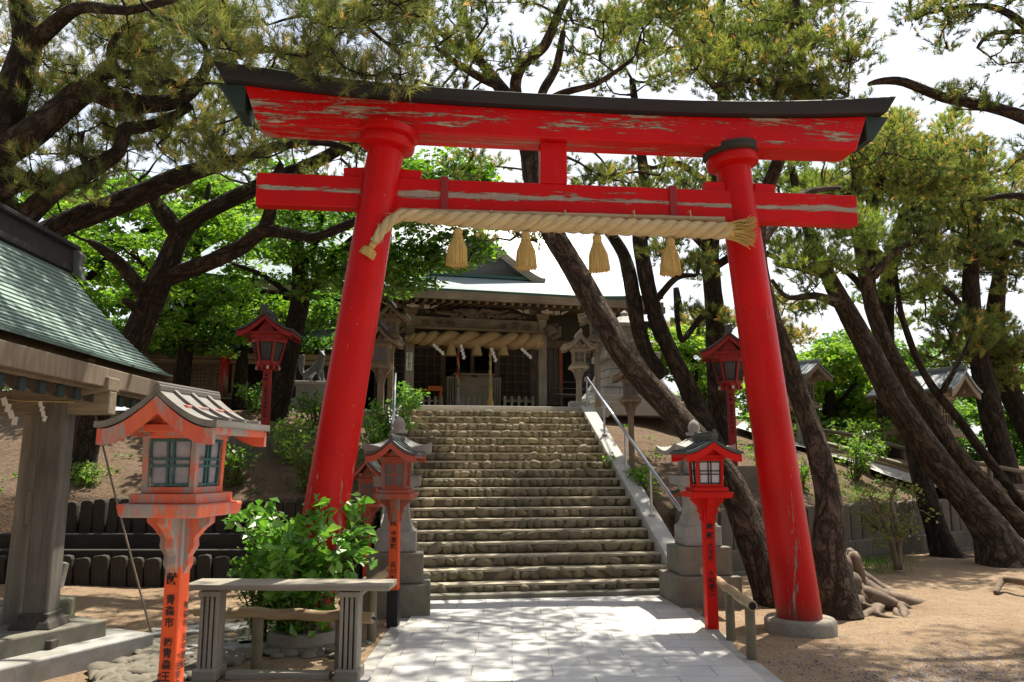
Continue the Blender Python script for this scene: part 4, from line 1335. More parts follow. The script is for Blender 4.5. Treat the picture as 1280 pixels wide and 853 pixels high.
# walls
VW = 2.6
zw1 = ze + .3
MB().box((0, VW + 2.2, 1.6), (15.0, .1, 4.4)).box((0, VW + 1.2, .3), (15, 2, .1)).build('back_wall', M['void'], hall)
def wall_piece(name, x0, x1, y0, y1, mat, th=.08, dv=0.0, **k):
    a, b = tp(x0, y0, VW + dv), tp(x1, y1, VW + dv)
    return MB().box(((a.x + b.x) / 2, VW + dv, (a.z + b.z) / 2), (abs(b.x - a.x), th, abs(a.z - b.z))).build(name, mat, hall, **k)
def lattice(name, x0, x1, y0, y1, nx_, nz_, back, front, parent=None, dv=0.0, fr=.07):
    a, b = tp(x0, y0, VW + dv), tp(x1, y1, VW + dv)
    u0, u1, z1, z0 = a.x, b.x, a.z, b.z
    o = MB().box(((u0 + u1) / 2, VW + dv, (z0 + z1) / 2), (u1 - u0, .04, z1 - z0)).build(name, back, hall)
    mb = MB()
    for i in range(nx_ + 1):
        w_ = fr if i in (0, nx_) else .025
        mb.box((u0 + (u1 - u0) * i / nx_, VW + dv - .035, (z0 + z1) / 2), (w_, .05, z1 - z0))
    for i in range(nz_ + 1):
        w_ = fr if i in (0, nz_) else .025
        mb.box(((u0 + u1) / 2, VW + dv - .038, z0 + (z1 - z0) * i / nz_), (u1 - u0, .05, w_))
    mb.build('lattice', front, o)
    return o
lattice('door_panel', 516, 551, 434, 500, 4, 6, M['wood_dark'], M['wood_brown'])
lattice('door_panel', 623, 663, 434, 500, 4, 6, M['wood_dark'], M['wood_brown'])
wall_piece('door_post', 552, 556, 425, 505, WB, .14)
wall_piece('door_post', 588, 592, 425, 505, WB, .12, .3)
wall_piece('door_post', 618, 622, 425, 505, WB, .14)
wall_piece('door_rail', 552, 622, 462, 466, WD, .10, .4)
wall_piece('upper_wall', 385, 512, 355, 425, WD, .1)
wall_piece('upper_wall', 510, 800, 362, 432, WD, .1)
wall_piece('lintel_rail', 385, 810, 424, 431, WB, .16)
lattice('side_panel', 470, 509, 432, 505, 5, 9, M['wood_dark'], M['purple_wall'])
lattice('side_panel', 664, 700, 432, 505, 5, 9, M['purple_wall'], M['wood_brown'])
lattice('side_panel', 722, 775, 432, 508, 6, 9, M['purple_wall'], M['wood_dark'])
wall_piece('door_frame', 698, 703, 430, 508, M['lantern_rust'], .14)
wall_piece('door_frame', 720, 724, 430, 508, WB, .14)
wall_piece('door_frame', 700, 724, 428, 433, M['lantern_rust'], .14)
for y_ in (477, 485, 492):
    wall_piece('veranda_rail', 690, 790, y_, y_ + 3, WG, .06, -.9)
wall_piece('veranda_floor', 690, 800, 494, 497, M['slab'], .8, -.6)
lattice('sliding_door', 396, 425, 425, 490, 5, 6, M['pane_dark'], M['orange_cloth'])
wall_piece('wall_post', 386, 395, 385, 500, WG, .18)
wall_piece('wall_post', 426, 436, 385, 500, WG, .18)
wall_piece('wall_post', 783, 795, 375, 512, WG, .18)
wall_piece('side_wall_boards', 350, 386, 385, 500, M['wood_grey'], .1)
# the hall's things
def pt(x, y, v): return HMx @ tp(x, y, v)
sh = [(506, 424, .07), (520, 423.5, .17), (545, 424, .22), (590, 425, .24), (640, 426.5, .24), (668, 427, .23), (673.5, 427, .22)]
a0 = tp(590, 425, -.32)
hr = thing('straw_rope', HMx @ a0, 'massive golden straw rope with three tufts hung between the hall columns', 'sacred rope', HA)
P_ = [tp(x, y, -.32) - a0 for x, y, r_ in sh]; rr_ = [q[2] for q in sh]
for k in range(2):
    pts, rad = [], []
    for i in range(121):
        f = i / 120 * (len(P_) - 1); j = min(int(f), len(P_) - 2); f -= j
        p = P_[j].lerp(P_[j + 1], f); r_ = rr_[j] * (1 - f) + rr_[j + 1] * f
        th = -i / 120 * 5.5 * 2 * math.pi + k * math.pi
        pts.append(p + Vector((0, math.cos(th), math.sin(th))) * r_ * .48)
        rad.append(r_ * .62)
    MB().tube(pts, rad, 14).build('strand', M['straw_gold'], hr, smooth=True)
for x in (564, 596, 629):
    q = tp(x, 432, -.40) - a0
    MB().lathe([(.09, .02), (.10, -.02), (.155, -.26), (.16, -.29), (0, -.29)], 18, q, cap=False).build('tuft', M['straw_gold'], hr, auto=40)
MB().box((0.1, -.12, .27), (3.9, .06, .06)).build('bar', WB, hr)
def shide(loc, s, label, rz=0, k_=1.0):
    z = 0; mb = MB(); x = 0
    for k in range(4):
        mb.box((x, .006 * (k % 2), z - .055), (.075, .004, .11), Matrix.Rotation(R(18 if k % 2 else -10), 3, 'Y'))
        z -= .095; x += .035
    o = mb.build('paper_streamer', M['paper'], loc=loc, rot=(0, s, rz))
    o.scale = (k_, k_, k_)
    return tag(o, label, 'paper streamer', 'zigzag paper streamers hung from ropes')
for k, (x, y) in enumerate(((542, 430), (577, 431), (615, 435), (652, 435))):
    shide(pt(x, y, -.62), [-.5, .1, .0, -.5][k], ['white zigzag paper streamer near the left end of the hall rope', 'white zigzag paper streamer by the red and green bell rope', 'white zigzag paper streamer by the pale bell rope', 'white zigzag paper streamer near the right end of the hall rope'][k], HA)
b = pt(573, 432, -.15)
br_ = thing('bell_rope', b, 'twisted red and green bell rope before the offering box', 'bell rope', HA)
for k in range(3):
    MB().tube([(.022 * math.cos(i * .35 + k * 2.09), .022 * math.sin(i * .35 + k * 2.09), -i * .026) for i in range(46)], .021, 6).build('cord', [M['lantern_red'], M['green_trim'], M['straw']][k], br_, smooth=True)
MB().lathe([(.04, -1.17), (.055, -1.22), (.05, -1.4), (.085, -1.66), (0, -1.66)], 14, cap=False).build('rope_tassel', M['wood_grey'], br_, auto=40)
b = pt(613, 434, -.35)
br_ = thing('bell_rope', b, 'pale straw bell rope with fat tasselled end', 'bell rope', HA)
for k in range(2):
    MB().tube([(.02 * math.cos(i * .35 + k * 3.14), .02 * math.sin(i * .35 + k * 3.14), -i * .026) for i in range(46)], .024, 6).build('cord', M['straw'], br_, smooth=True)
MB().lathe([(.05, -1.17), (.06, -1.3), (.055, -1.42), (.10, -1.5), (.11, -1.72), (0, -1.72)], 14, cap=False).build('rope_tassel', M['tassel'], br_, auto=40)
a, b = tp(560, 500, .7), tp(626, 470, .7)
ob = thing('offering_box', HMx @ Vector(((a.x + b.x) / 2, 1.05, 0)), 'large grey slatted offering box under the hall rope', 'offering box', HA)
w_ = b.x - a.x; h_ = b.z
MB().box((0, 0, h_ * .5), (w_ * .74, .6, h_)).build('chest', M['wood_grey_x'], ob, bevel=.02)
for s in (-1, 1):
    mb = MB()
    for k in range(3): mb.box((s * (w_ * .40 + k * .075), -.1, h_ * .48), (.05, .35, h_ * .96))
    mb.box((s * (w_ * .40 + .075), -.1, h_ * .93), (.22, .37, .06))
    mb.build('side_slats', WG, ob, bevel=.006)
MB().box((0, -.02, h_ + .03), (w_ * .78, .66, .06)).build('lid', WG, ob, bevel=.01)
MB().box((0, -.31, h_ - .02), (.2, .03, .07)).build('metal_plate', M['black_paint'], ob)
for x0, x1, lb in ((521, 552, 'short picket fence left of the offering box'), (578, 606, 'short picket fence before the offering box'), (631, 666, 'short picket fence right of the offering box')):
    a, b = tp(x0, 496, .05), tp(x1, 508, .05)
    f = thing('picket_fence', HMx @ Vector(((a.x + b.x) / 2, .05, 0)), lb, 'picket fence', HA, 'short picket fences before the hall')
    w_ = b.x - a.x; h_ = a.z + .02
    n_ = 5
    for k in range(n_):
        MB().box(((k / (n_ - 1) - .5) * w_, 0, h_ / 2), (.075, .045, h_)).build('picket', M['wood_grey'], f, bevel=.006)
    MB().box((0, .03, h_ * .72), (w_ + .05, .03, .05)).box((0, .03, h_ * .3), (w_ + .05, .03, .05)).build('rail', M['wood_grey_x'], f)
a, b = tp(519, 488, .35), tp(553, 488, .35)
tb = thing('table', HMx @ Vector(((a.x + b.x) / 2, .35, 0)), 'small orange topped table behind the left picket fence', 'table', HA)
MB().box((0, 0, a.z), (b.x - a.x, .4, .04)).build('tabletop', M['orange_cloth'], tb, bevel=.006)
for sx in (-1, 1):
    for sy in (-1, 1):
        MB().box((sx * (b.x - a.x) * .42, sy * .15, a.z / 2), (.045, .045, a.z)).build('leg', M['orange_cloth'], tb)
q = tp(544, 485, .35)
tag(MB().box((0, 0, .045), (.40, .05, .12)).build('orange_board', M['orange_cloth'], loc=HMx @ Vector((q.x, .35, a.z + .025)), rot=(0, 0, HA), bevel=.006), 'low orange board standing on the small table', 'board')
q = tp(511.5, 452, -.14)
sg = thing('notice_sign', HMx @ q, 'white vertical sign with black writing on the left hall column', 'sign', HA)
MB().box((0, 0, 0), (.17, .02, .50)).build('board', M['paper'], sg)
text_part(['御', '祈', '祷', '受', '付'], .082, M['ink'], sg, (0, -.013, .235), (math.pi / 2, 0, 0), bold=.02)
text_part(['社'], .05, M['lantern_rust'], sg, (0, -.013, -.19), (math.pi / 2, 0, 0), 'seal')

# ================================================================== office building on the left
ob_ = at(285, 500, 20.5)
ofc = thing('shrine_office', (ob_.x, ob_.y, 2.9), 'low wooden office with pale lattice windows behind the maples at left', 'office', R(8))
P20 = lambda x, y: at(x, y, 20.5)
def oz(y): return at(285, y, 20.5).z - 2.9
def ox(x): return (at(x, 470, 20.5).x - ob_.x)
MB().box((ox(290), .3, oz(470)), (ox(440) - ox(150), .1, oz(438) - oz(515))).build('wall', M['wood_dark'], ofc)
for x0, x1 in ((212, 230), (236, 262), (264, 279), (150, 208)):
    o = MB().box(((ox(x0) + ox(x1)) / 2, .16, oz(474)), (ox(x1) - ox(x0), .04, oz(455) - oz(494))).build('window', M['pane_dark'], ofc)
    mb = MB()
    n_ = max(3, int((x1 - x0) / 4))
    for k in range(n_ + 1): mb.box((ox(x0) + (ox(x1) - ox(x0)) * k / n_, .12, oz(474)), (.05 if 0 < k < n_ else .12, .05, oz(455) - oz(494)))
    for k in range(9): mb.box(((ox(x0) + ox(x1)) / 2, .115, oz(455) + (oz(494) - oz(455)) * k / 8), (ox(x1) - ox(x0), .05, .05 if 0 < k < 8 else .10))
    mb.build('lattice', M['wood_grey_x'], o)
MB().box((ox(297), .10, oz(478)), (.34, .05, oz(456) - oz(500))).build('name_board', M['wood_grey'], ofc)
nb = text_part(['御', '祈', '祷', '所'], .20, M['ink'], ofc, (ox(297), .07, oz(458)), (math.pi / 2, 0, 0))
MB().box((ox(326), .08, oz(474)), (.95, .06, oz(452) - oz(500))).build('doorway', M['void'], ofc)
MB().box((ox(345), .05, oz(478)), (.14, .12, oz(452) - oz(508))).build('post', WB, ofc)
MB().box((ox(290), -.9, oz(447)), (ox(440) - ox(150), 2.4, .10), Matrix.Rotation(R(18), 3, 'X')).box((ox(290), -2.02, oz(457) - .02), (ox(440) - ox(150), .08, .14)).build('porch_roof', M['wood_brown_x'], ofc)
mb = MB()
mb.grid(lambda a, b: (ox(150) + (ox(440) - ox(150)) * a, -2.2 + 5.5 * b, oz(449) + 2.6 * b ** 1.2), 20, 12, uv=lambda a, b: (a * 6, b * 6))
mb.build('roof', M['shingle'], ofc, smooth=True)
MB().box((ox(310), -1.6, oz(502)), (ox(350) - ox(262), .9, .07)).box((ox(310), -2.1, oz(507)), (ox(350) - ox(262), .5, .06)).build('deck_boards', M['wood_grey_x'], ofc, bevel=.01)
p = at(279, 495, 18.5)
rpst = MB().tube([(0, 0, -.6), (0, 0, 1.05)], [.105, .10], 16).box((0, 0, 1.06), (.28, .28, .06)).build('red_post', M['pillar_red'], loc=(p.x, p.y, p.z + .0), auto=40)
tag(rpst, 'slim red post standing before the lattice office windows', 'post')

# fox statue on a pedestal
fp = at(391, 478, 16.0)
zg = H(fp.x, fp.y)
ped = thing('statue_pedestal', (fp.x, fp.y, zg), 'pale stone pedestal under the fox statue', 'pedestal', R(10))
ph_ = fp.z - zg
MB().box((0, 0, ph_ / 2 - .1), (.62, .46, ph_ + .1)).build('plinth', M['granite'], ped, bevel=.02)
MB().box((0, 0, ph_ - .035), (.74, .56, .07)).box((0, 0, .05), (.86, .7, .3)).build('moulding', M['slab'], ped, bevel=.015)
def skin_fig(chains, name, mat, loc, rz, sub=2):
    import bmesh
    me = bpy.data.meshes.new(name)
    V, E, Rr = [], [], []
    for ch in chains:
        prev = None
        for (p, r_) in ch:
            idx = None
            for i, q in enumerate(V):
                if (Vector(q) - Vector(p)).length < 1e-5: idx = i
            if idx is None:
                V.append(p); Rr.append(r_); idx = len(V) - 1
            if prev is not None and prev != idx: E.append((prev, idx))
            prev = idx
    me.from_pydata(V, E, [])
    o = bpy.data.objects.new(name, me); COL.objects.link(o)
    o.modifiers.new('skin', 'SKIN')
    for i, r_ in enumerate(Rr):
        sv = me.skin_vertices[0].data[i]; sv.radius = (r_, r_); sv.use_root = (i == 0)
    s = o.modifiers.new('subsurf', 'SUBSURF'); s.levels = sub; s.render_levels = sub
    dg = bpy.context.evaluated_depsgraph_get()
    m2 = bpy.data.meshes.new_from_object(o.evaluated_get(dg))
    bpy.data.objects.remove(o); bpy.data.meshes.remove(me)
    m2.materials.clear(); m2.materials.append(mat)
    m2.polygons.foreach_set('use_smooth', [True] * len(m2.polygons))
    o = bpy.data.objects.new(name, m2); COL.objects.link(o)
    o.location = loc; o.rotation_euler = (0, 0, rz)
    return o
pel = (-.12, 0, .17); ch_ = (.10, 0, .27); nk = (.15, 0, .40); hd = (.16, 0, .50)
chains = [[(pel, .085), ((-.02, 0, .21), .075), (ch_, .085), (nk, .055), (hd, .062), ((.20, -.03, .485), .04), ((.25, -.055, .465), .02)],
          [(pel, .085), ((-.19, 0, .14), .04), ((-.24, 0, .24), .05), ((-.245, 0, .36), .065), ((-.225, 0, .46), .045), ((-.20, 0, .52), .012)],
          [(hd, .062), ((.135, -.045, .565), .022), ((.13, -.055, .62), .006)], [(hd, .062), ((.165, .045, .565), .022), ((.165, .055, .62), .006)],
          [(ch_, .085), ((.14, -.07, .17), .035), ((.15, -.07, .07), .024), ((.19, -.075, .015), .022)], [(ch_, .085), ((.15, .06, .17), .035), ((.17, .06, .07), .024), ((.21, .06, .015), .022)],
          [(pel, .085), ((-.08, -.09, .12), .055), ((-.13, -.10, .035), .028), ((-.04, -.10, .015), .022)], [(pel, .085), ((-.08, .09, .12), .055), ((-.13, .10, .035), .028), ((-.04, .10, .015), .022)]]
fx = skin_fig(chains, 'fox_statue', M['bronze'], (fp.x, fp.y, fp.z), R(-12))
tag(fx, 'dark fox statue with raised tail on a stone pedestal left of the torii pillar', 'fox statue')
fx.scale = (1.12, 1.12, 1.12)

# big masonry lantern right of the stairs top
lp = at(783, 512, 17.6)
bl = thing('masonry_lantern', (lp.x, lp.y, H(lp.x, lp.y)), 'huge stone lantern on a flared block base behind the leaning pine', 'stone lantern', R(10))
MB().box((0, 0, .08), (2.1, 2.1, .30)).box((0, 0, .30), (1.86, 1.86, .18)).build('step_base', M['slab'], bl, bevel=.02)
mb = MB()
prof = [(.86, .39), (.74, .55), (.62, .78), (.55, .98), (.50, 1.22)]
rng = random.Random(2)
for i in range(len(prof) - 1):
    (w0, z0), (w1, z1) = prof[i], prof[i + 1]
    n_ = 4 if i < 2 else 3
    for side in range(4):
        rot = Matrix.Rotation(side * math.pi / 2, 4, 'Z')
        off = .5 if i % 2 else 0
        cuts = sorted(set([0, 1] + [(k + off) / n_ for k in range(n_ + 1) if 0 < (k + off) / n_ < 1]))
        for c0, c1 in zip(cuts, cuts[1:]):
            g_ = .008
            X0, X1 = lambda w, c: -w + 2 * w * c, None
            v_ = [(X0(w0, c0) + g_, -w0, z0 + g_), (X0(w0, c1) - g_, -w0, z0 + g_), (X0(w1, c1) - g_, -w1, z1 - g_), (X0(w1, c0) + g_, -w1, z1 - g_)]
            b_ = [(a_, y_ + .2, z_) for a_, y_, z_ in v_]
            m_ = MB().add(v_ + b_, [[0, 1, 2, 3], [4, 7, 6, 5], [0, 4, 5, 1], [1, 5, 6, 2], [2, 6, 7, 3], [3, 7, 4, 0]])
            mb.merge(m_, rot)
mb.build('flared_base', M['granite'], bl, bevel=.01)
MB().lathe([(r_ * 1.38, z_) for r_, z_ in prof], 4, phase=math.pi / 4).build('base_core', M['granite_dark'], bl)
MB().box((0, 0, 1.29), (1.24, 1.24, .14)).box((0, 0, 1.47), (.98, .98, .22)).box((0, 0, 1.62), (1.1, 1.1, .08), top=(.7, .7)).build('cornice', M['granite'], bl, bevel=.015)
MB().lathe([(.34, 1.66), (.27, 1.70), (.25, 1.78)], 6).build('shaft', M['granite'], bl, bevel=.01)
MB().lathe([(.25, 1.78), (.25, 2.0)], 6).build('fire_box', M['granite'], bl, bevel=.02)
MB().lathe([(.50, 1.98), (.52, 2.03), (.34, 2.12), (.16, 2.22), (.08, 2.26), (.10, 2.32), (.0, 2.40)], 6, cap=False).build('roof_stone', M['granite'], bl, bevel=.01)

M['roof_house'] = wood('blue grey house roofing', (.12, .15, .16), (.26, .30, .31), 'y', .5, .4, (.09, .11, .11), .2)
# small wooden shrines on posts beyond the palisade
for px, py, Y, S, rz, lb in ((1172, 560, 16.6, 1.75, 36, 'small grey wooden lantern house with pale roof between the two leaning pines'), (1140, 556, 18.8, 1.75, 36, 'small grey wooden lantern house half behind the leaning pine trunk'), (1003, 520, 18.4, 1.35, 30, 'small grey wooden lantern house just right of the right torii pillar')):
    p = at(px, py, Y)
    zb = min(H(p.x, p.y), p.z - .3)
    lantern('lantern_house', (p.x, p.y, zb), R(rz), lb, M['wood_brown'], M['roof_house'], M['wood_grey'], S, (p.z - zb) / S + .12, body=(.30, .34), roofw=.36, roofh=.26, roofd=.36, pane=M['wood_dark'], pole_w=.16, p=1.2, bars=(3, 1), ornament=False, ridge=.7)

# side path railings
def railing(pts, label, h=.62, r_=.045, step=1.6, mid=False):
    P_ = [at(*q) for q in pts]
    root = thing('log_railing', P_[0], label, 'railing', 0)
    MB().tube([p - P_[0] for p in P_], r_, 10, fine=1).build('rail', M['bamboo_pole'], root, smooth=True)
    for a, b in zip(P_, P_[1:]):
        n_ = max(1, int((b - a).length / step))
        for k in range(n_):
            p = a.lerp(b, (k + .3) / n_)
            MB().tube([(p.x - P_[0].x, p.y - P_[0].y, min(H(p.x, p.y), p.z - .3) - P_[0].z - .1), tuple(p - P_[0])], r_ * .95, 10).build('post', M['bamboo_pole'], root, auto=50)
railing([(1015, 536, 18.9), (1075, 546, 18.2), (1135, 562, 17.6), (1210, 577, 17.2), (1300, 594, 17.0)], 'log railing on the far side of the sloping side path')
railing([(1018, 552, 16.9), (1062, 563, 16.5), (1136, 584, 15.9), (1215, 604, 15.4), (1300, 622, 15.2)], 'log railing on the near side of the sloping side path', r_=.06)

# ================================================================== pavilion
PV = Vector((-4.75, 6.7, 0)); PR = R(3)
pav = thing('water_pavilion', PV, 'open timber pavilion with green copper shingle roof at the left edge', 'pavilion', PR)
PI_ = (Matrix.Translation(PV) @ Matrix.Rotation(PR, 4, 'Z')).inverted()
e_far = PI_ @ at(210, 478, 8.05); r_far = PI_ @ at(80, 334, 8.55)
xe, zE, ye = e_far.x, e_far.z, e_far.y
xr, zr_, yr = r_far.x, r_far.z, r_far.y
near_y = -4.2
NC = 24
for s in (1, -1):
    mb = MB()
    def pf(a, b, lift=0.0):
        x = xe + (xr - xe) * b; z = zE + (zr_ - zE) * (b ** 1.18) + .05 * (1 - b) ** 3
        yf = ye + (yr - ye) * b ** .8 + .12 * (1 - b) ** 4
        y = near_y + (yf - near_y) * a
        if s < 0: x = 2 * xr - x
        return Vector((x, y, z + lift + .05 * max(0, a - .8) ** 2 * 25 * .35 * (1 - b)))
    na = 24
    for c in range(NC):
        b0_, b1_ = c / NC, (c + 1.25) / NC
        if b1_ > 1: b1_ = 1
        vs_, fs_, uvs = [], [], []
        for i in range(na + 1):
            vs_ += [pf(i / na, b0_, .0), pf(i / na, b0_, .020), pf(i / na, b1_, .0)]
        off = (c % 2) * .165 + (c * 37 % 11) * .013
        for i in range(na):
            k = i * 3
            u0, u1 = i / na * 6.6 + off, (i + 1) / na * 6.6 + off
            fs_ += [[k, k + 3, k + 4, k + 1], [k + 1, k + 4, k + 5, k + 2]]
            uvs += [[(u0, .02), (u1, .02), (u1, .04), (u0, .04)], [(u0, .05), (u1, .05), (u1, .45), (u0, .45)]]
        f0 = len(mb.f)
        mb.add(vs_, fs_, 0, uvs)
        for q in range(f0, len(mb.f), 2): mb.m[q] = 1
    mb.build('roof_slope', [M['shingle'], M['shingle_edge']], pav, fixn=False)
    m2 = MB().grid(lambda a, b: pf(a, b, -.10), 12, 8).grid(lambda a, b: pf(1, b, -.10 * a), 1, 12)
    m2.build('roof_underside', M['wood_brown_x'], pav)
    xs_ = xe if s > 0 else 2 * xr - xe
    MB().box((xs_ - s * .03, (near_y + ye) / 2 - .05, zE - .10), (.06, ye - near_y - .05, .17)).box((xs_ - s * .10, (near_y + ye) / 2 - .06, zE - .15), (.05, ye - near_y - .1, .12)).build('fascia', M['wood_brown'], pav, bevel=.008)
    y = near_y + .1
    while y < ye - .1:
        rf = MB().bar((xs_ - s * .13, y, zE - .27), (xr, y, zr_ - .5), .08, .09).build('rafter', M['wood_dark'], pav)
        MB().box((xs_ - s * .118, y, zE - .265), (.03, .085, .095)).build('rafter_end', M['lintel_end'], rf, bevel=.005)
        y += .27
mb = MB().box((xr, (near_y + yr) / 2, zr_ + .06), (.26, yr - near_y - .05, .26), top=(.85, 1)).box((xr, (near_y + yr) / 2, zr_ + .21), (.34, yr - near_y + .02, .05))
mb.build('ridge', M['copper_dark'], pav, bevel=.01)
orn_ = [(-.34, -.32), (-.26, -.02), (-.30, .18), (-.17, .36), (-.1, .44), (.1, .44), (.17, .36), (.30, .18), (.26, -.02), (.34, -.32), (.2, -.2), (0, -.05), (-.2, -.2)]
MB().prism([(xr + x * .72, zr_ + .02 + z * .60) for x, z in orn_], yr - .05, yr + .06).build('ridge_end_ornament', M['bronze'], pav, bevel=.02)
p_ = PI_ @ at(62, 640, 6.75)
for (x, y) in ((p_.x, p_.y), (p_.x, -2.4), (2 * xr - p_.x, p_.y), (2 * xr - p_.x, -2.4)):
    MB().box((x, y, 1.33), (.205, .205, 2.2)).build('post', M['wood_post'], pav, bevel=.02)
    MB().lathe([(.21, .20), (.20, .24), (.235, .28), (.20, .33), (.165, .36), (.165, .40)], 4, (x, y, 0), phase=math.pi / 4, sx=1.05, sy=1.05).box((x, y, .17), (.44, .44, .08)).build('post_foot', M['wood_dark'], pav, bevel=.012)
x2 = 2 * xr - p_.x
for x in (p_.x, x2):
    MB().box((x, (p_.y - 2.4) / 2 + .1, 2.30), (.15, p_.y + 2.4 + .9, .22)).build('side_beam', M['wood_brown'], pav, bevel=.01)
MB().box((xr, p_.y, 2.12), (p_.x - x2 + .9, .14, .20)).box((xr, p_.y, 2.42), (p_.x - x2 + .5, .12, .18)).build('cross_beam', M['wood_brown_x'], pav, bevel=.01)
MB().prism([(p_.x - .35, 2.05), (p_.x + .45, 2.22), (p_.x + .45, 2.34), (p_.x - .35, 2.34)], p_.y - .11, p_.y + .11).build('bracket_arm', M['wood_brown_x'], pav, bevel=.01)
# platform kerbs
d = Vector((.42, .91, 0)).normalized(); nrm = Vector((d.y, -d.x, 0))
ang = math.atan2(d.y, d.x)
c2 = ground_at(192, 812); c1 = ground_at(133, 797, .13)
tag(MB().box((-2.5, .28, .03), (5, .56, .22)).build('kerb_block', M['granite'], loc=(c2.x, c2.y, 0), rot=(0, 0, ang), bevel=.015), 'lower long stone kerb of the pavilion in the left foreground', 'kerb stone')
tag(MB().box((-2.5, .9, .14), (5, 1.8, .28)).build('kerb_block', M['granite_dark'], loc=(c1.x, c1.y, 0), rot=(0, 0, ang), bevel=.015), 'upper stone platform under the pavilion post', 'platform')
a = at(192, 787, 7.35); a.z = .05
b = Vector((0, 0, 0)); b = at(116, 505, 7.75)
tag(MB().tube([(0, 0, 0), tuple((b - a) * .55 + Vector((.0, 0, -.03))), tuple(b - a)], .010, 8, fine=2).build('thin_rod', M['wood_brown'], loc=a, smooth=True), 'thin brown rod leaning from the ground up to the pavilion eave', 'rod')
a = at(14, 770, 6.9); 
tag(MB().tube([(0, 0, -.1), (.02, 0, .9), (.03, 0, 2.05)], [.075, .07, .065], 12).box((.10, -.03, .95), (.06, .05, .28)).build('round_pole', M['wood_grey'], loc=(a.x, a.y, .28), auto=50), 'round grey pole at the left edge beside the square pavilion post', 'pole')
a = at(44, 740, 8.3)
tag(MB().box((0, 0, 1.0), (.42, .16, 2.0), top=(.92, .9)).box((0, 0, .08), (.7, .4, .3)).build('stone_tablet', stone('mossy tablet', (.16, .17, .11), (.27, .28, .19), 5), loc=(a.x, a.y, 0), rot=(0, 0, R(20)), bevel=.02), 'tall mossy stone tablet behind the pavilion post', 'stone tablet')
a, b = at(-40, 494, 6.5), at(92, 503, 6.62)
tag(MB().tube([(0, 0, 0), tuple((b - a) / 2 - Vector((0, 0, .02))), tuple(b - a)], .005, 6).build('yellow_cord', M['tassel'], loc=a, smooth=True), 'thin yellow cord stretched across the pavilion', 'cord')
shide(at(5, 497, 6.5), -.2, 'larger white zigzag paper streamer hung at the left edge under the pavilion', 0, .62)
shide(at(51, 502, 6.55), .0, 'white zigzag paper streamer beside the square pavilion post', 0, .42)

# cobbles, gravel
rng = random.Random(21)
mb = MB()
for k in range(900):
    px, py = rng.uniform(120, 470), rng.uniform(770, 870)
    g = ground_at(px, py)
    # curved band of set stones from the pavilion kerb to the stand
    s_ = (g - c2).dot(d); n_ = (g - c2).dot(nrm)
    if (.12 < n_ < 1.0 and s_ < .9) or (-.2 < s_ < 1.0 and -.6 < n_ < 1.7 and g.y > 6.9):
        if g.x > -1.3: continue
        mb.blob((g.x, g.y, .005), (rng.uniform(.05, .12), rng.uniform(.045, .085), .035), k, 2, .2, Matrix.Rotation(rng.uniform(0, 3), 3, 'Z'))
tag(mb.build('cobbles', M['cobble_pale'], auto=50), 'pale rounded cobbles set in the ground by the pavilion kerb', 'cobbles', kind='stuff')
mb = MB()
for k in range(3):
    g = ground_at([300, 360, 250][k], [812, 800, 790][k])
    mb.box((g.x, g.y, .01), (.9, .35, .05), Matrix.Rotation(R([20, 24, 18][k]), 3, 'Z'))
tag(mb.build('paving_strip', M['granite'], bevel=.01), kind='structure', label='flat stones behind the wooden stand')
NG = 5200
V, Fm = [], []
base = np.array([(1, 0, 0), (-.5, .86, 0), (-.5, -.86, 0), (0, 0, .8)])
fo = np.array([(0, 1, 3), (1, 2, 3), (2, 0, 3)])
nrg = np.random.default_rng(5)
cnt = 0
while cnt < NG:
    px, py = nrg.uniform(960, 1420), nrg.uniform(735, 900)
    g = ground_at(px, py)
    dd = math.hypot((g.x - 3.9) / 1.7, (g.y - 5.9) / 1.2) + .25 * math.sin(g.x * 5) * math.sin(g.y * 6)
    if nrg.random() > math.exp(-max(0, dd - .55) * 3.2): 
        if nrg.random() > .03: continue
    th = nrg.uniform(0, 6.28); s_ = nrg.uniform(.008, .020)
    c_, s2 = math.cos(th), math.sin(th)
    rot = np.array([(c_, -s2, 0), (s2, c_, 0), (0, 0, 1)])
    V.append((base * (s_, s_ * nrg.uniform(.6, 1), s_ * .8)) @ rot.T + (g.x, g.y, H(g.x, g.y) - .002)); Fm.append(fo + 4 * cnt); cnt += 1
tag(big_mesh('gravel', np.concatenate(V), np.concatenate(Fm), M['gravel']), 'loose grey gravel strewn over the right foreground', 'gravel', kind='stuff')
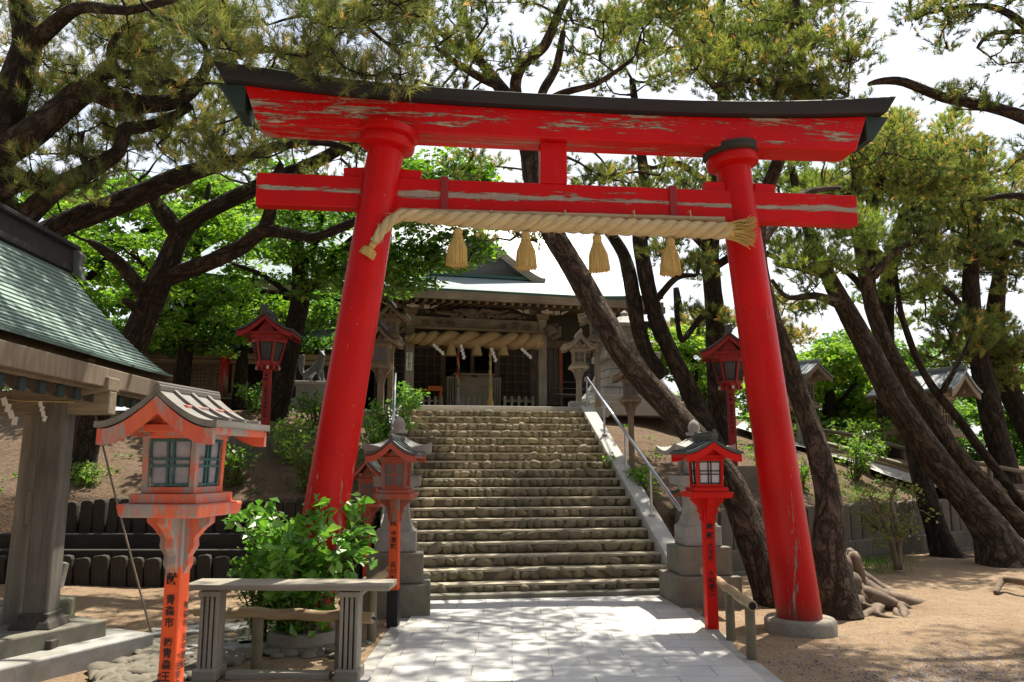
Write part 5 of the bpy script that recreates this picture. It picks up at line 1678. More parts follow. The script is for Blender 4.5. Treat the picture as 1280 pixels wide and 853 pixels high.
# ================================================================== trees
def depth_of(p): return p.y * math.cos(PITCH) + (p.z - EYE) * math.sin(PITCH)
def limb_pts(pl, slant=False):
    P, r_ = [], []
    for k, q in enumerate(pl):
        x, y, Y, w = q
        p = at(x, y, Y)
        if slant and len(pl) > 1:                        # trunk widths were read along the rows of the photo
            a_, b_ = pl[max(0, k - 1)], pl[min(len(pl) - 1, k + 1)]
            dx, dy = b_[0] - a_[0], b_[1] - a_[1]
            w = w * max(.62, abs(dy) / math.hypot(dx, dy))
        P.append(p); r_.append(max(.008, w / 2 * .88 * depth_of(p) / F_PX))
    return P, r_
def rnd_unit(rng, n):
    v = rng.normal(size=(n, 3)); return v / np.linalg.norm(v, axis=1, keepdims=True)
def needles(pads, rng, density, nl, nw, per=15, flat=.5, orange=.12, bias=0.0):
    Vs, T = [], []
    for (c, R_) in pads:
        n = max(10, int(density * DENS * (R_ / .5) ** 2))
        d = rnd_unit(rng, n) * (rng.random((n, 1)) ** .42)
        pos = d * R_ * np.array([1, 1, flat]) + np.array(c)
        sd = d * .8 + np.array([0, 0, .75]) + rng.normal(size=(n, 3)) * .35
        sd /= np.linalg.norm(sd, axis=1, keepdims=True)
        t0 = rng.normal(.40 + bias + rng.normal(0, .10), .16, n)
        org = rng.random(n) < orange
        t0 = np.clip(t0, 0, .86)
        L_ = nl * rng.uniform(.7, 1.2, n)
        pos = np.repeat(pos, per, 0); sd = np.repeat(sd, per, 0); L_ = np.repeat(L_, per); t0 = np.repeat(t0, per); org = np.repeat(org, per)
        m = n * per
        f = np.tile(np.linspace(0, 1, per), n)
        b = pos + sd * (f * L_ * 1.0)[:, None]
        perp = np.cross(sd, rnd_unit(rng, m)); perp /= np.linalg.norm(perp, axis=1, keepdims=True) + 1e-9
        nd = sd * .8 + perp * rng.uniform(.35, 1.1, (m, 1)); nd /= np.linalg.norm(nd, axis=1, keepdims=True)
        w = np.cross(nd, rnd_unit(rng, m)); w /= np.linalg.norm(w, axis=1, keepdims=True) + 1e-9
        tip = b + nd * L_[:, None]
        Vs.append(np.stack([b - w * nw / 2, b + w * nw / 2, tip], 1).reshape(-1, 3))
        tt = np.clip(t0 + rng.normal(0, .05, m), 0, .87)
        tt = np.where(org & (f > .75), rng.uniform(.9, 1.0, m), tt)
        T.append(tt)
    V = np.concatenate(Vs)
    return V, np.arange(len(V)).reshape(-1, 3), np.concatenate(T)
def leaves(pads, rng, density, size, flat=.35, droop=.5, bias=0.0, spread=.2):
    Vs, T = [], []
    for (c, R_) in pads:
        n = max(5, int(density * (R_ / .5) ** 2))
        d = rnd_unit(rng, n) * (rng.random((n, 1)) ** .5)
        pos = d * R_ * np.array([1, 1, flat]) + np.array(c)
        nrm = np.array([0, 0, 1.0]) + rng.normal(size=(n, 3)) * droop
        nrm /= np.linalg.norm(nrm, axis=1, keepdims=True)
        ax = np.cross(nrm, rnd_unit(rng, n)); ax /= np.linalg.norm(ax, axis=1, keepdims=True) + 1e-9
        sd = np.cross(nrm, ax)
        s = size * rng.uniform(.42, 1.35, n)[:, None]
        B, Tp = pos - ax * s * .5, pos + ax * s * .55 - nrm * s * .12
        Lp, Rp = pos + sd * s * .34 + nrm * s * .09 - ax * s * .08, pos - sd * s * .34 + nrm * s * .09 - ax * s * .08
        Vs.append(np.stack([B, Rp, Tp, B, Tp, Lp], 1).reshape(-1, 3))
        t0 = np.clip(rng.normal(.45 + bias + rng.normal(0, .08), spread, n), 0, 1)
        T.append(np.repeat(t0, 2))
    V = np.concatenate(Vs)
    return V, np.arange(len(V)).reshape(-1, 3), np.concatenate(T)

TRIS = 0
DENS = .86
def tree(name, label, cat, limbs, regions, leaf, barkm, seed, kind='pine', density=60, nl=.10, nw=.0095, size=.09, twig=.018, group=None, n_side=20, fine=2, per=26, orange=.12, bias=0.0, flat=None, extra_root=None, droop=.5, rough=.05):
    global TRIS
    rng = np.random.default_rng(seed)
    base, _ = limb_pts(limbs[0][:1])
    b0 = base[0].copy()
    root = thing(name, b0, label, cat, 0, group)
    mb = MB()
    nodes = []
    for k, pl in enumerate(limbs):
        P, r_ = limb_pts(pl, k == 0)
        if k == 0 and len(P) > 1:
            r_[0] *= 1.25
        mb.tube([p - b0 for p in P], r_, n_side if k == 0 else max(8, n_side // 2 + 2), rough=rough if k == 0 else .09, seed=seed * 31 + k, fine=fine)
        for a, b in zip(P, P[1:]):
            n_ = max(1, int((b - a).length / .3))
            if k == 0 and b.z < P[0].z + (P[-1].z - P[0].z) * .35: continue
            nodes += [a.lerp(b, i / n_) for i in range(n_)]
        nodes.append(P[-1])
    pads = []
    for (cx, cy, rx, ry, Y0, Y1, n_, R_) in regions:
        for _ in range(n_):
            r_ = math.sqrt(rng.random()); th = rng.uniform(0, 6.283)
            p = at(cx + rx * r_ * math.cos(th), cy + ry * r_ * math.sin(th), rng.uniform(Y0, Y1))
            pads.append((p, R_ * rng.uniform(.7, 1.25)))
    # branches reach out to each clump from the nearest limb or clump
    if nodes:
        NP = np.array([tuple(q) for q in nodes])
        order = sorted(range(len(pads)), key=lambda i: float(np.min(np.sum((NP - np.array(pads[i][0])) ** 2, 1))))
        for i in order:
            p = pads[i][0]
            dd = np.sum((NP - np.array(p)) ** 2, 1)
            j = int(np.argmin(dd)); q = Vector(NP[j])
            L_ = math.sqrt(dd[j])
            if L_ > .08:
                kk = max(2, min(6, int(L_ / .3) + 1))
                pts = [q]
                for m in range(1, kk):
                    f = m / kk
                    pts.append(q.lerp(p, f) + Vector(tuple(rng.normal(0, .07 * min(1.5, L_), 3))) + Vector((0, 0, -.05 * L_ * math.sin(math.pi * f))))
                pts.append(p)
                tr = twig * min(2.2, .8 + .5 * L_)
                mb.tube([t_ - b0 for t_ in pts], [tr * (1 - .6 * m / kk) for m in range(kk + 1)], 6, rough=.1, seed=i, fine=1)
                NP = np.concatenate([NP, np.array([tuple(t_) for t_ in pts[1:]])])
            # short side twigs inside the clump
            for _ in range(3):
                e = p + Vector(tuple(rng.normal(0, .5, 3) * pads[i][1] * np.array([1, 1, .5])))
                mid = p.lerp(e, .5) + Vector((0, 0, .03))
                mb.tube([p - b0, mid - b0, e - b0], [twig * .5, twig * .4, twig * .22], 5)
    mb.build('trunk', barkm, root, smooth=True, fixn=False)
    if extra_root: extra_root(root, b0)
    if pads:
        pp = [(tuple(p - b0), R_) for p, R_ in pads]
        if kind == 'pine':
            V, Fm, T = needles(pp, rng, density, nl, nw, per, flat or .42, orange, bias)
        else:
            V, Fm, T = leaves(pp, rng, density, size, flat or .35, droop, bias)
        TRIS += len(Fm)
        big_mesh('crown', V, Fm, leaf, root, T)
    return root

G_PINE = 'old pines leaning around the gate'
# sprawling pine on the left bank
tree('pine_tree', 'dark sprawling pine on the left bank with a forked trunk behind the pavilion roof', 'pine tree', [
    [(90, 645, 12.4, 60), (95, 612, 12.4, 48), (102, 567, 12.4, 44), (115, 524, 12.4, 47), (141, 470, 12.3, 46), (166, 430, 12.2, 43), (183, 390, 12.2, 40), (198, 355, 12.1, 38), (211, 328, 12.1, 36), (222, 300, 12.1, 34), (246, 272, 12.1, 36), (292, 248, 12.2, 36), (340, 226, 12.3, 34), (400, 200, 12.4, 30), (455, 172, 12.7, 24), (520, 160, 13.0, 15)],
    [(205, 348, 12.1, 28), (253, 332, 11.9, 23), (306, 306, 11.7, 21), (332, 288, 11.6, 19), (387, 297, 11.4, 13), (430, 283, 11.3, 14), (480, 262, 11.2, 9)],
    [(330, 288, 11.6, 22), (338, 262, 11.6, 18), (340, 235, 11.5, 13), (352, 205, 11.5, 9)],
    [(178, 366, 12.0, 22), (152, 332, 11.7, 17), (128, 312, 11.5, 13), (112, 302, 11.5, 8)],
    [(222, 290, 12.1, 26), (200, 262, 12.0, 22), (188, 240, 12.0, 12)],
    [(180, 395, 12.1, 14), (163, 380, 11.9, 12), (155, 376, 11.9, 9)]],
    [(420, 190, 110, 50, 11.8, 13.5, 16, .38), (340, 120, 140, 60, 11, 13.5, 40, .40), (150, 200, 150, 60, 11, 13, 22, .36), (200, -120, 330, 120, 11, 14, 24, .5)],
    M['pine_brown'], M['bark_dark'], 11, density=62, twig=.022, group=G_PINE, n_side=28)
# pine standing just outside the left edge
tree('pine_tree', 'gnarled pine at the left edge whose thick boughs cross above the pavilion roof', 'pine tree', [
    [(-60, 770, 10, 84), (-52, 600, 10, 78), (-25, 440, 9.8, 70), (-5, 330, 9.6, 64), (-12, 250, 9.4, 60), (-8, 195, 9.3, 58), (14, 120, 9.2, 46), (34, 60, 9.2, 38), (26, 10, 9.2, 30), (20, -60, 9.2, 22)],
    [(-20, 205, 9.3, 46), (20, 180, 9.1, 42), (45, 162, 9.0, 38), (81, 134, 9.0, 34), (110, 112, 9.0, 34), (135, 121, 9.0, 30), (172, 130, 9.0, 27), (218, 127, 9.0, 22), (246, 108, 9.0, 17), (262, 80, 9.0, 13), (300, 68, 9.0, 11), (345, 62, 8.9, 9), (392, 78, 8.8, 7), (432, 86, 8.7, 5)],
    [(108, 114, 9.0, 20), (125, 94, 8.9, 17), (160, 93, 8.9, 14), (200, 105, 8.9, 13), (244, 102, 8.9, 11), (258, 72, 8.9, 9), (252, 52, 8.8, 8), (228, 36, 8.8, 6), (190, 22, 8.8, 5)],
    [(-5, 320, 9.5, 34), (28, 277, 9.4, 30), (70, 236, 9.3, 27), (112, 214, 9.2, 24), (148, 190, 9.1, 21), (155, 162, 9.0, 19), (176, 160, 9.0, 16), (215, 146, 9.0, 13), (240, 132, 9.0, 10)],
    [(-4, 340, 9.6, 36), (55, 292, 10.2, 34), (125, 264, 10.4, 32), (175, 243, 10.5, 29), (232, 218, 10.5, 26), (292, 202, 10.6, 20), (342, 184, 10.7, 15), (400, 178, 10.8, 10), (440, 188, 10.9, 6)],
    [(34, 62, 9.2, 26), (62, 36, 9.0, 22), (98, 10, 8.6, 16), (160, 13, 8.2, 13), (220, -2, 7.6, 11), (300, -14, 7.2, 10), (390, 2, 6.9, 8), (450, 28, 6.7, 6), (500, 70, 6.5, 4)],
    [(148, 92, 8.9, 13), (138, 68, 8.8, 12), (146, 44, 8.8, 9), (168, 24, 8.7, 6)],
    [(112, 214, 9.2, 12), (100, 185, 9.1, 10), (104, 165, 9.0, 6)],
    [(-10, 245, 9.4, 20), (30, 232, 9.0, 12), (40, 215, 8.9, 8), (18, 240, 8.8, 5)],
    [(300, 68, 9.0, 8), (292, 42, 8.9, 6), (262, 22, 8.9, 4)]],
    [(390, 35, 150, 58, 6.4, 7.6, 36, .28), (455, 95, 65, 24, 6.4, 7.0, 8, .20), (330, -60, 260, 50, 6.5, 9, 16, .35),
     (110, 60, 130, 60, 8.6, 10.5, 34, .34), (260, 165, 130, 50, 8.8, 10, 26, .30), (60, 215, 90, 45, 8.6, 10, 14, .26), (60, 110, 110, 55, 8.8, 10.5, 18, .32), (130, 175, 80, 40, 8.8, 10, 10, .26), (230, 60, 90, 60, 8.4, 10, 26, .34), (40, -60, 200, 70, 8.5, 11, 14, .42)],
    M['pine_brown'], M['bark_dark'], 12, density=70, nl=.12, nw=.0065, per=34, twig=.016, group=G_PINE, n_side=28)
# central leaning pine
tree('pine_tree', 'thick pine leaning left across the hall front behind the torii opening', 'pine tree', [
    [(978, 775, 9.5, 70), (962, 735, 9.55, 56), (946, 692, 9.65, 49), (920, 619, 9.85, 45), (890, 572, 10.0, 46), (853, 529, 10.15, 47), (826, 498, 10.3, 47), (804, 475, 10.4, 45), (774, 434, 10.6, 42), (748, 390, 10.8, 39), (726, 350, 11, 38), (705, 315, 11.1, 37), (690, 290, 11.2, 36), (676, 255, 11.4, 35), (668, 220, 11.6, 33), (662, 185, 11.7, 31), (645, 140, 11.8, 28), (618, 100, 12, 22), (590, 66, 12.1, 17), (560, 50, 12.2, 12), (530, 20, 12.3, 7)],
    [(655, 165, 11.7, 20), (644, 110, 11.5, 17), (655, 80, 11.4, 15), (680, 58, 11.3, 14), (697, 20, 11.2, 12), (712, -20, 11.1, 9), (725, -80, 11, 6)],
    [(660, 165, 11.7, 16), (680, 112, 11.9, 13), (695, 85, 12, 11), (704, 40, 12.1, 8)],
    [(650, 150, 11.7, 14), (700, 118, 11.4, 10), (745, 105, 11.2, 8), (790, 75, 11, 5)],
    [(625, 108, 12, 14), (606, 100, 11.8, 12), (575, 82, 11.6, 9), (545, 60, 11.5, 6)],
    [(600, 75, 12, 12), (585, 40, 12.2, 10), (580, -10, 12.4, 8), (590, -80, 12.5, 6)]],
    [(660, 20, 190, 75, 10.6, 13.2, 48, .40), (640, -130, 260, 90, 10.5, 14, 20, .48), (560, 115, 60, 22, 11, 12.5, 6, .3), (620, 215, 80, 40, 12.5, 15, 8, .38), (650, 300, 45, 16, 12.3, 12.8, 5, .22), (790, 215, 80, 40, 12, 14, 8, .34)],
    M['pine'], M['bark'], 13, density=58, nl=.11, nw=.012, twig=.022, group=G_PINE, n_side=44, fine=3, rough=.045)
def t3_roots(root, b0):
    mb = MB()
    rg = random.Random(17)
    c = ground_at(1052, 752); c = Vector((c.x, c.y + .02, 0))
    #        azimuth (0 = right, -90 = towards the viewer), length, start height, start radius
    for k, (az, L_, h, r_) in enumerate([(-10, 1.0, .26, .085), (-28, .9, .22, .10), (-48, .8, .20, .11), (-66, .68, .22, .09), (-85, .6, .20, .10), (-108, .6, .22, .09), (-132, .62, .22, .07),
                                         (8, .95, .36, .07), (35, .8, .25, .07), (-38, .70, .14, .06), (-76, .80, .10, .05), (-18, .80, .12, .05), (175, .6, .25, .08), (140, .5, .25, .08)]):
        a0 = R(az); P, rad = [], []
        n_ = 9
        bend = rg.uniform(-.5, .5)
        for i in range(n_ + 1):
            f = i / n_
            a_ = a0 + bend * f * f + .16 * math.sin(f * 9 + k)
            rr = .12 + L_ * f
            z = h * (1 - f) ** 2.2 + .04 * math.sin(f * 9 + k * 2) * (1 - f) + .02 * (1 - f) - .05 * f * f
            P.append(Vector((c.x + rr * math.cos(a_), c.y + rr * math.sin(a_), z)) - b0)
            rad.append(r_ * 1.25 * (1 - f) ** .75 + .016)
        mb.tube(P, rad, 12, rough=.22, seed=k + 50, fine=2)
        if k % 2 == 0:
            q = P[5]; a_ = a0 + rg.choice([-.8, .8])
            mb.tube([q, q + Vector((.14 * math.cos(a_), .14 * math.sin(a_), -.02)), q + Vector((.34 * math.cos(a_), .34 * math.sin(a_), -.12))], [r_ * .5, r_ * .4, .012], 8, rough=.2, seed=k + 90, fine=2)
    for k in range(26):
        th = rg.uniform(0, 6.28); zz = rg.uniform(.05, .5); q_ = .30 - .22 * zz
        mb.blob((c.x + q_ * math.cos(th) - b0.x, c.y + q_ * math.sin(th) - b0.y, zz - b0.z), (.10, .10, .14), k, 2, .45)
    mb.build('roots', M['root'], root, smooth=True, fixn=False)
tree('pine_tree', 'pine with bare spreading roots right beside the right torii pillar', 'pine tree', [
    [(1050, 772, 8.9, 56), (1046, 748, 8.92, 60), (1040, 718, 8.95, 52), (1035, 690, 9.0, 46), (1035, 660, 9.05, 40), (1036, 631, 9.1, 36), (1031, 596, 9.2, 34), (1022, 561, 9.3, 32), (1010, 525, 9.4, 30), (997, 490, 9.5, 29), (986, 455, 9.55, 28), (974, 420, 9.6, 27), (962, 390, 9.65, 27), (950, 345, 9.7, 26), (946, 290, 9.6, 24), (962, 230, 9.4, 21), (985, 170, 9.2, 18), (1000, 100, 9.1, 14), (1000, 30, 9, 10), (980, -60, 9, 7)],
    [(950, 300, 9.6, 18), (985, 262, 10.2, 14), (1010, 240, 10.8, 10), (1050, 235, 11.3, 6)],
    [(990, 150, 9.2, 14), (960, 110, 9.0, 11), (930, 100, 8.7, 8), (890, 110, 8.4, 5)],
    [(992, 140, 9.2, 12), (1030, 110, 8.8, 9), (1060, 120, 8.5, 5)]],
    [(970, 70, 115, 55, 8.2, 9.6, 52, .32), (1000, 130, 85, 26, 8.2, 9.0, 18, .20), (930, 20, 130, 50, 9, 11, 30, .42), (920, -120, 240, 100, 8.8, 12, 18, .45)],
    M['pine'], M['bark'], 14, density=78, nl=.085, nw=.009, twig=.015, group=G_PINE, n_side=40, fine=3, rough=.06, extra_root=t3_roots)
# leaning pair on the right
tree('pine_tree', 'thickest leaning pine at the right edge rooted before the plank palisade', 'pine tree', [
    [(1275, 738, 12.9, 118), (1258, 706, 13, 92), (1240, 666, 13.1, 62), (1213, 630, 13.2, 53), (1187, 600, 13.3, 50), (1158, 560, 13.4, 47), (1134, 525, 13.5, 43), (1112, 490, 13.6, 41), (1094, 455, 13.7, 37), (1076, 420, 13.8, 33), (1058, 388, 13.9, 30), (1040, 355, 14, 25), (1018, 305, 14, 19), (1000, 255, 14, 14), (990, 210, 14, 9)],
    [(1060, 385, 13.9, 16), (1020, 370, 13.6, 11), (985, 372, 13.4, 7), (965, 350, 13.2, 5)],
    [(1036, 345, 14, 16), (1000, 335, 14, 11), (970, 330, 14, 7)]],
    [(1030, 305, 70, 45, 13, 14.5, 26, .40), (985, 235, 50, 30, 13, 15, 12, .36), (1000, 370, 45, 20, 13, 14.5, 7, .28)],
    M['pine_fresh'], M['bark'], 15, density=70, nl=.11, nw=.012, twig=.02, group=G_PINE, n_side=40, fine=3, orange=.05)
tree('pine_tree', 'slimmer leaning pine running parallel behind the thickest right pine', 'pine tree', [
    [(1330, 710, 13.9, 44), (1290, 668, 14, 38), (1253, 631, 14.1, 35), (1221, 596, 14.2, 34), (1190, 561, 14.3, 30), (1168, 525, 14.4, 27), (1145, 490, 14.5, 25), (1121, 455, 14.6, 24), (1102, 415, 14.7, 22), (1088, 375, 14.8, 20), (1078, 330, 14.9, 17), (1072, 285, 15, 14), (1070, 230, 15, 11), (1062, 175, 15, 7)],
    [(1092, 345, 14.9, 14), (1125, 310, 15, 10), (1160, 300, 15, 6)], [(1080, 300, 15, 10), (1050, 280, 15.2, 7), (1020, 285, 15.4, 5)]],
    [(1090, 215, 90, 60, 14, 16.5, 34, .46), (1150, 320, 50, 40, 14.5, 16, 12, .38)],
    M['pine'], M['bark'], 16, density=62, nl=.12, nw=.014, twig=.022, group=G_PINE, n_side=36, fine=3)
tree('pine_tree', 'upright pine with flared mossy foot between the leaning right pines and the sapling', 'pine tree', [
    [(1188, 708, 14.0, 62), (1182, 694, 14.0, 44), (1173, 668, 14.1, 33), (1162, 635, 14.2, 30), (1152, 598, 14.4, 29), (1145, 560, 14.6, 28), (1138, 520, 14.9, 27), (1115, 450, 15.2, 24), (1090, 385, 15.4, 21), (1086, 325, 15.7, 18), (1096, 250, 16, 13), (1110, 180, 16, 8)],
    [(1100, 395, 15.4, 12), (1070, 350, 15.6, 9), (1040, 330, 15.8, 6)]],
    [(1150, 205, 90, 50, 15, 17.5, 30, .5)],
    M['pine'], M['bark_dark'], 17, density=58, nl=.12, nw=.014, twig=.022, group=G_PINE, n_side=32, fine=2, orange=.18)
tree('pine_tree', 'thinnest leaning pine farthest right of the leaning trunks', 'pine tree', [
    [(1312, 680, 15.2, 20), (1278, 633, 15.2, 17), (1252, 596, 15.3, 16), (1225, 561, 15.4, 16), (1199, 525, 15.5, 15), (1170, 490, 15.6, 14), (1149, 455, 15.7, 11), (1137, 425, 15.7, 10), (1126, 390, 15.8, 8), (1120, 345, 15.8, 6)],
    [(1178, 490, 15.5, 9), (1205, 440, 15.5, 6), (1212, 420, 15.5, 4)]],
    [(1130, 345, 45, 30, 15, 16.5, 8, .36)], M['pine_fresh'], M['bark_dark'], 18, density=58, nl=.12, nw=.014, group=G_PINE, n_side=18, orange=.05)
tree('pine_tree', 'dark upright pine behind the railing near the right edge', 'pine tree', [
    [(1266, 640, 18.5, 36), (1258, 590, 18.5, 34), (1242, 530, 18.5, 32), (1228, 465, 18.6, 29), (1216, 400, 18.7, 25), (1214, 330, 18.8, 20), (1222, 250, 19, 14), (1232, 170, 19, 8)],
    [(1216, 400, 18.7, 11), (1180, 360, 18.4, 8), (1150, 350, 18.2, 5)], [(1216, 330, 18.7, 10), (1260, 300, 18.5, 8), (1300, 320, 18.2, 5)]],
    [(1215, 330, 80, 90, 17.5, 20, 30, .5), (1225, 230, 75, 45, 17.5, 20, 22, .55), (1190, 420, 60, 35, 17.5, 19.5, 14, .45)],
    M['pine'], M['bark_dark'], 19, density=52, nl=.14, nw=.017, twig=.025, group=G_PINE, n_side=22, orange=.16)
tree('pine_tree', 'leaning pine cut by the right edge behind the far log railing', 'pine tree', [
    [(1330, 660, 19.5, 38), (1306, 580, 19.5, 36), (1272, 510, 19.6, 33), (1250, 455, 19.7, 29), (1244, 390, 19.8, 24), (1254, 320, 20, 16)],
    [(1250, 455, 19.7, 12), (1290, 410, 19.6, 8)]],
    [(1262, 430, 45, 60, 18.5, 21, 18, .55), (1260, 300, 60, 60, 19, 21, 18, .6)],
    M['pine'], M['bark_dark'], 20, density=50, nl=.14, nw=.017, twig=.025, group=G_PINE, n_side=20)
tree('pine_tree', 'straight dark pine trunk directly left of the right torii pillar', 'pine tree', [
    [(900, 560, 15.5, 32), (897, 520, 15.5, 28), (895, 450, 15.5, 27), (893, 385, 15.6, 26), (888, 320, 15.7, 25), (892, 250, 15.8, 23), (900, 180, 16, 20), (905, 120, 16, 18), (900, 50, 16, 14), (905, -40, 16, 9)],
    [(890, 320, 15.7, 12), (862, 292, 15.5, 9), (835, 285, 15.3, 6)], [(892, 385, 15.6, 12), (872, 402, 15.2, 9), (852, 425, 14.9, 8), (846, 385, 14.8, 6), (850, 378, 14.8, 4)],
    [(892, 335, 15.6, 12), (935, 312, 15.3, 9), (975, 325, 15, 6)], [(895, 240, 15.8, 12), (850, 205, 15.6, 9), (815, 210, 15.4, 6), (790, 195, 15.3, 4)], [(905, 120, 16, 11), (870, 80, 15.7, 8), (850, 30, 15.5, 6)]],
    [(865, 320, 50, 26, 14.6, 16, 9, .36), (850, 225, 80, 30, 14.6, 16.5, 12, .4), (880, 400, 35, 18, 14.6, 15.4, 5, .3), (870, 20, 110, 70, 14.5, 17, 24, .5), (965, 290, 30, 26, 14.5, 15.5, 6, .34)],
    M['pine'], M['bark_dark'], 21, density=56, nl=.12, nw=.014, twig=.02, group=G_PINE, n_side=28, fine=3)
tree('pine_tree', 'twin stemmed dark pine crossing behind the central leaning trunk', 'pine tree', [
    [(902, 600, 13.6, 40), (885, 545, 13.6, 34), (866, 498, 13.7, 30), (838, 440, 13.8, 25), (818, 390, 13.9, 23), (805, 335, 14, 22), (800, 290, 14, 21), (806, 240, 14, 17), (800, 180, 14.1, 13), (790, 100, 14.2, 9)],
    [(830, 470, 13.8, 20), (808, 440, 13.9, 20), (795, 395, 14, 21), (788, 350, 14.1, 21), (778, 315, 14.2, 18), (757, 285, 14.3, 14), (735, 262, 14.4, 9)],
    [(840, 445, 13.8, 12), (822, 420, 13.9, 10), (812, 395, 14, 8)],
    [(818, 378, 13.9, 11), (845, 348, 13.6, 9), (870, 345, 13.4, 5)], [(804, 300, 14, 9), (835, 275, 13.8, 7), (860, 272, 13.6, 5)]],
    [(800, 60, 130, 70, 13, 15.5, 13, .42), (770, 240, 60, 30, 13.5, 15, 8, .36), (850, 330, 40, 22, 13, 14, 6, .32), (1010, 215, 50, 26, 13.5, 15, 0, .3)],
    M['pine'], M['bark_dark'], 22, density=56, nl=.12, nw=.014, twig=.02, group=G_PINE, n_side=30, fine=3)
tree('pine_tree', 'pine outside the right edge sending a dark bare branch towards the lintel end', 'pine tree', [
    [(1480, 790, 10.5, 90), (1462, 640, 10.5, 80), (1440, 480, 10.4, 70), (1410, 330, 10.3, 58), (1380, 230, 10.2, 48), (1350, 150, 10.2, 36), (1330, 60, 10.2, 26), (1320, -60, 10.2, 14)],
    [(1375, 215, 10.2, 24), (1330, 172, 10, 21), (1280, 147, 9.9, 18), (1230, 132, 9.8, 16), (1180, 122, 9.7, 14), (1130, 103, 9.6, 12), (1100, 102, 9.5, 9), (1085, 106, 9.5, 5)],
    [(1340, 90, 10.2, 16), (1290, 40, 9.9, 12), (1250, 12, 9.7, 9), (1205, 8, 9.5, 6), (1150, 20, 9.4, 4)],
    [(1290, 40, 9.9, 8), (1240, 42, 9.7, 6), (1222, 60, 9.6, 4)],
    [(1400, 300, 10.3, 22), (1340, 262, 10, 14), (1270, 245, 9.8, 9), (1230, 250, 9.7, 5)]],
    [(1215, 28, 90, 36, 9.2, 10.4, 22, .24), (1215, 125, 75, 16, 9.3, 10, 12, .16), (1265, 90, 40, 40, 9.4, 10.6, 5, .22), (1170, 15, 50, 15, 9.2, 9.8, 5, .18), (1340, 0, 80, 110, 9.4, 12, 18, .45), (1250, -100, 190, 70, 9.2, 12.5, 26, .42), (1420, 60, 80, 120, 9, 12, 14, .42), (1300, 210, 60, 40, 9.5, 10.5, 8, .3)],
    M['pine'], M['bark_dark'], 23, density=66, nl=.09, nw=.009, twig=.013, group=G_PINE, n_side=26, orange=.15)
tree('pine_tree', 'sunny golden green pine filling the sky right of the torii lintel', 'pine tree', [
    [(1120, 640, 21, 34), (1110, 520, 21, 30), (1105, 400, 21.2, 26), (1120, 300, 21.5, 20), (1150, 220, 21.5, 13), (1170, 170, 21.5, 8)],
    [(1110, 330, 21.3, 12), (1050, 270, 21, 8), (990, 240, 20.8, 5)], [(1130, 270, 21.5, 10), (1200, 230, 21.5, 7), (1260, 210, 21.5, 5)]],
    [(1080, 215, 110, 45, 20, 22.5, 26, .55), (1140, 175, 90, 40, 20, 22.5, 14, .5), (1190, 260, 90, 70, 20, 23, 22, .55), (1130, 370, 70, 40, 20, 22, 12, .5)],
    M['pine_fresh'], M['bark_dark'], 24, density=48, nl=.15, nw=.019, twig=.028, group=G_PINE, n_side=18, orange=.10, bias=.05)
tree('pine_tree', 'hazy pale pine far behind the right lantern under the sky', 'pine tree', [
    [(858, 560, 27, 26), (860, 470, 27, 22), (850, 400, 27, 15), (845, 360, 27, 8)], [(858, 450, 27, 10), (890, 410, 27, 6)]],
    [(868, 425, 48, 34, 26, 28, 12, .6), (975, 400, 40, 40, 26, 28, 8, .6)], M['pine_brown'], M['bark_dark'], 25, density=46, nl=.17, nw=.022, twig=.03, group=G_PINE, n_side=14, bias=.2, orange=.25)

# ------------------------------------------------------------------ broadleaf trees
G_MAP = 'maples behind the left bank'
tree('maple_tree', 'slender maple between the flared left lantern and the torii pillar', 'maple tree', [
    [(340, 545, 15.2, 36), (348, 510, 15.2, 32), (362, 440, 15.2, 29), (376, 370, 15.2, 26), (372, 310, 15.1, 18), (372, 250, 15, 12), (380, 200, 15, 7)],
    [(376, 372, 15.2, 18), (408, 335, 15, 14), (438, 302, 14.8, 11), (490, 270, 14.6, 8), (560, 255, 14.4, 6), (600, 285, 14.3, 4)],
    [(374, 345, 15.1, 12), (395, 300, 15.2, 9), (405, 255, 15.2, 6)], [(376, 380, 15.2, 10), (330, 345, 15, 7), (290, 330, 14.8, 5)]],
    [(535, 250, 75, 60, 13.6, 15.2, 46, .46), (520, 335, 42, 30, 13.6, 14.6, 20, .38), (575, 310, 40, 28, 13.6, 14.6, 12, .34), (410, 300, 90, 75, 14, 16, 40, .5), (455, 350, 60, 35, 14, 15.5, 14, .45)],
    M['maple'], M['bark_maple'], 31, 'leaf', density=170, size=.115, twig=.014, group=G_MAP, n_side=20, droop=.45)
tree('maple_tree', 'bright green maple glowing in the sun behind the left pine fork', 'maple tree', [
    [(222, 520, 17, 24), (232, 440, 17, 20), (240, 360, 17, 15), (250, 290, 17, 10), (262, 230, 17, 6)], [(236, 400, 17, 10), (190, 340, 16.8, 7), (140, 300, 16.6, 4)], [(240, 350, 17, 9), (300, 300, 17, 6), (345, 270, 17, 4)]],
    [(180, 285, 130, 55, 16, 18.5, 40, .5), (300, 290, 90, 60, 16, 18.5, 26, .5), (255, 400, 110, 55, 15.6, 17.5, 40, .46), (130, 360, 90, 60, 16, 18, 16, .5)],
    M['maple'], M['bark_maple'], 32, 'leaf', density=130, size=.13, twig=.018, group=G_MAP, n_side=14, bias=.18)
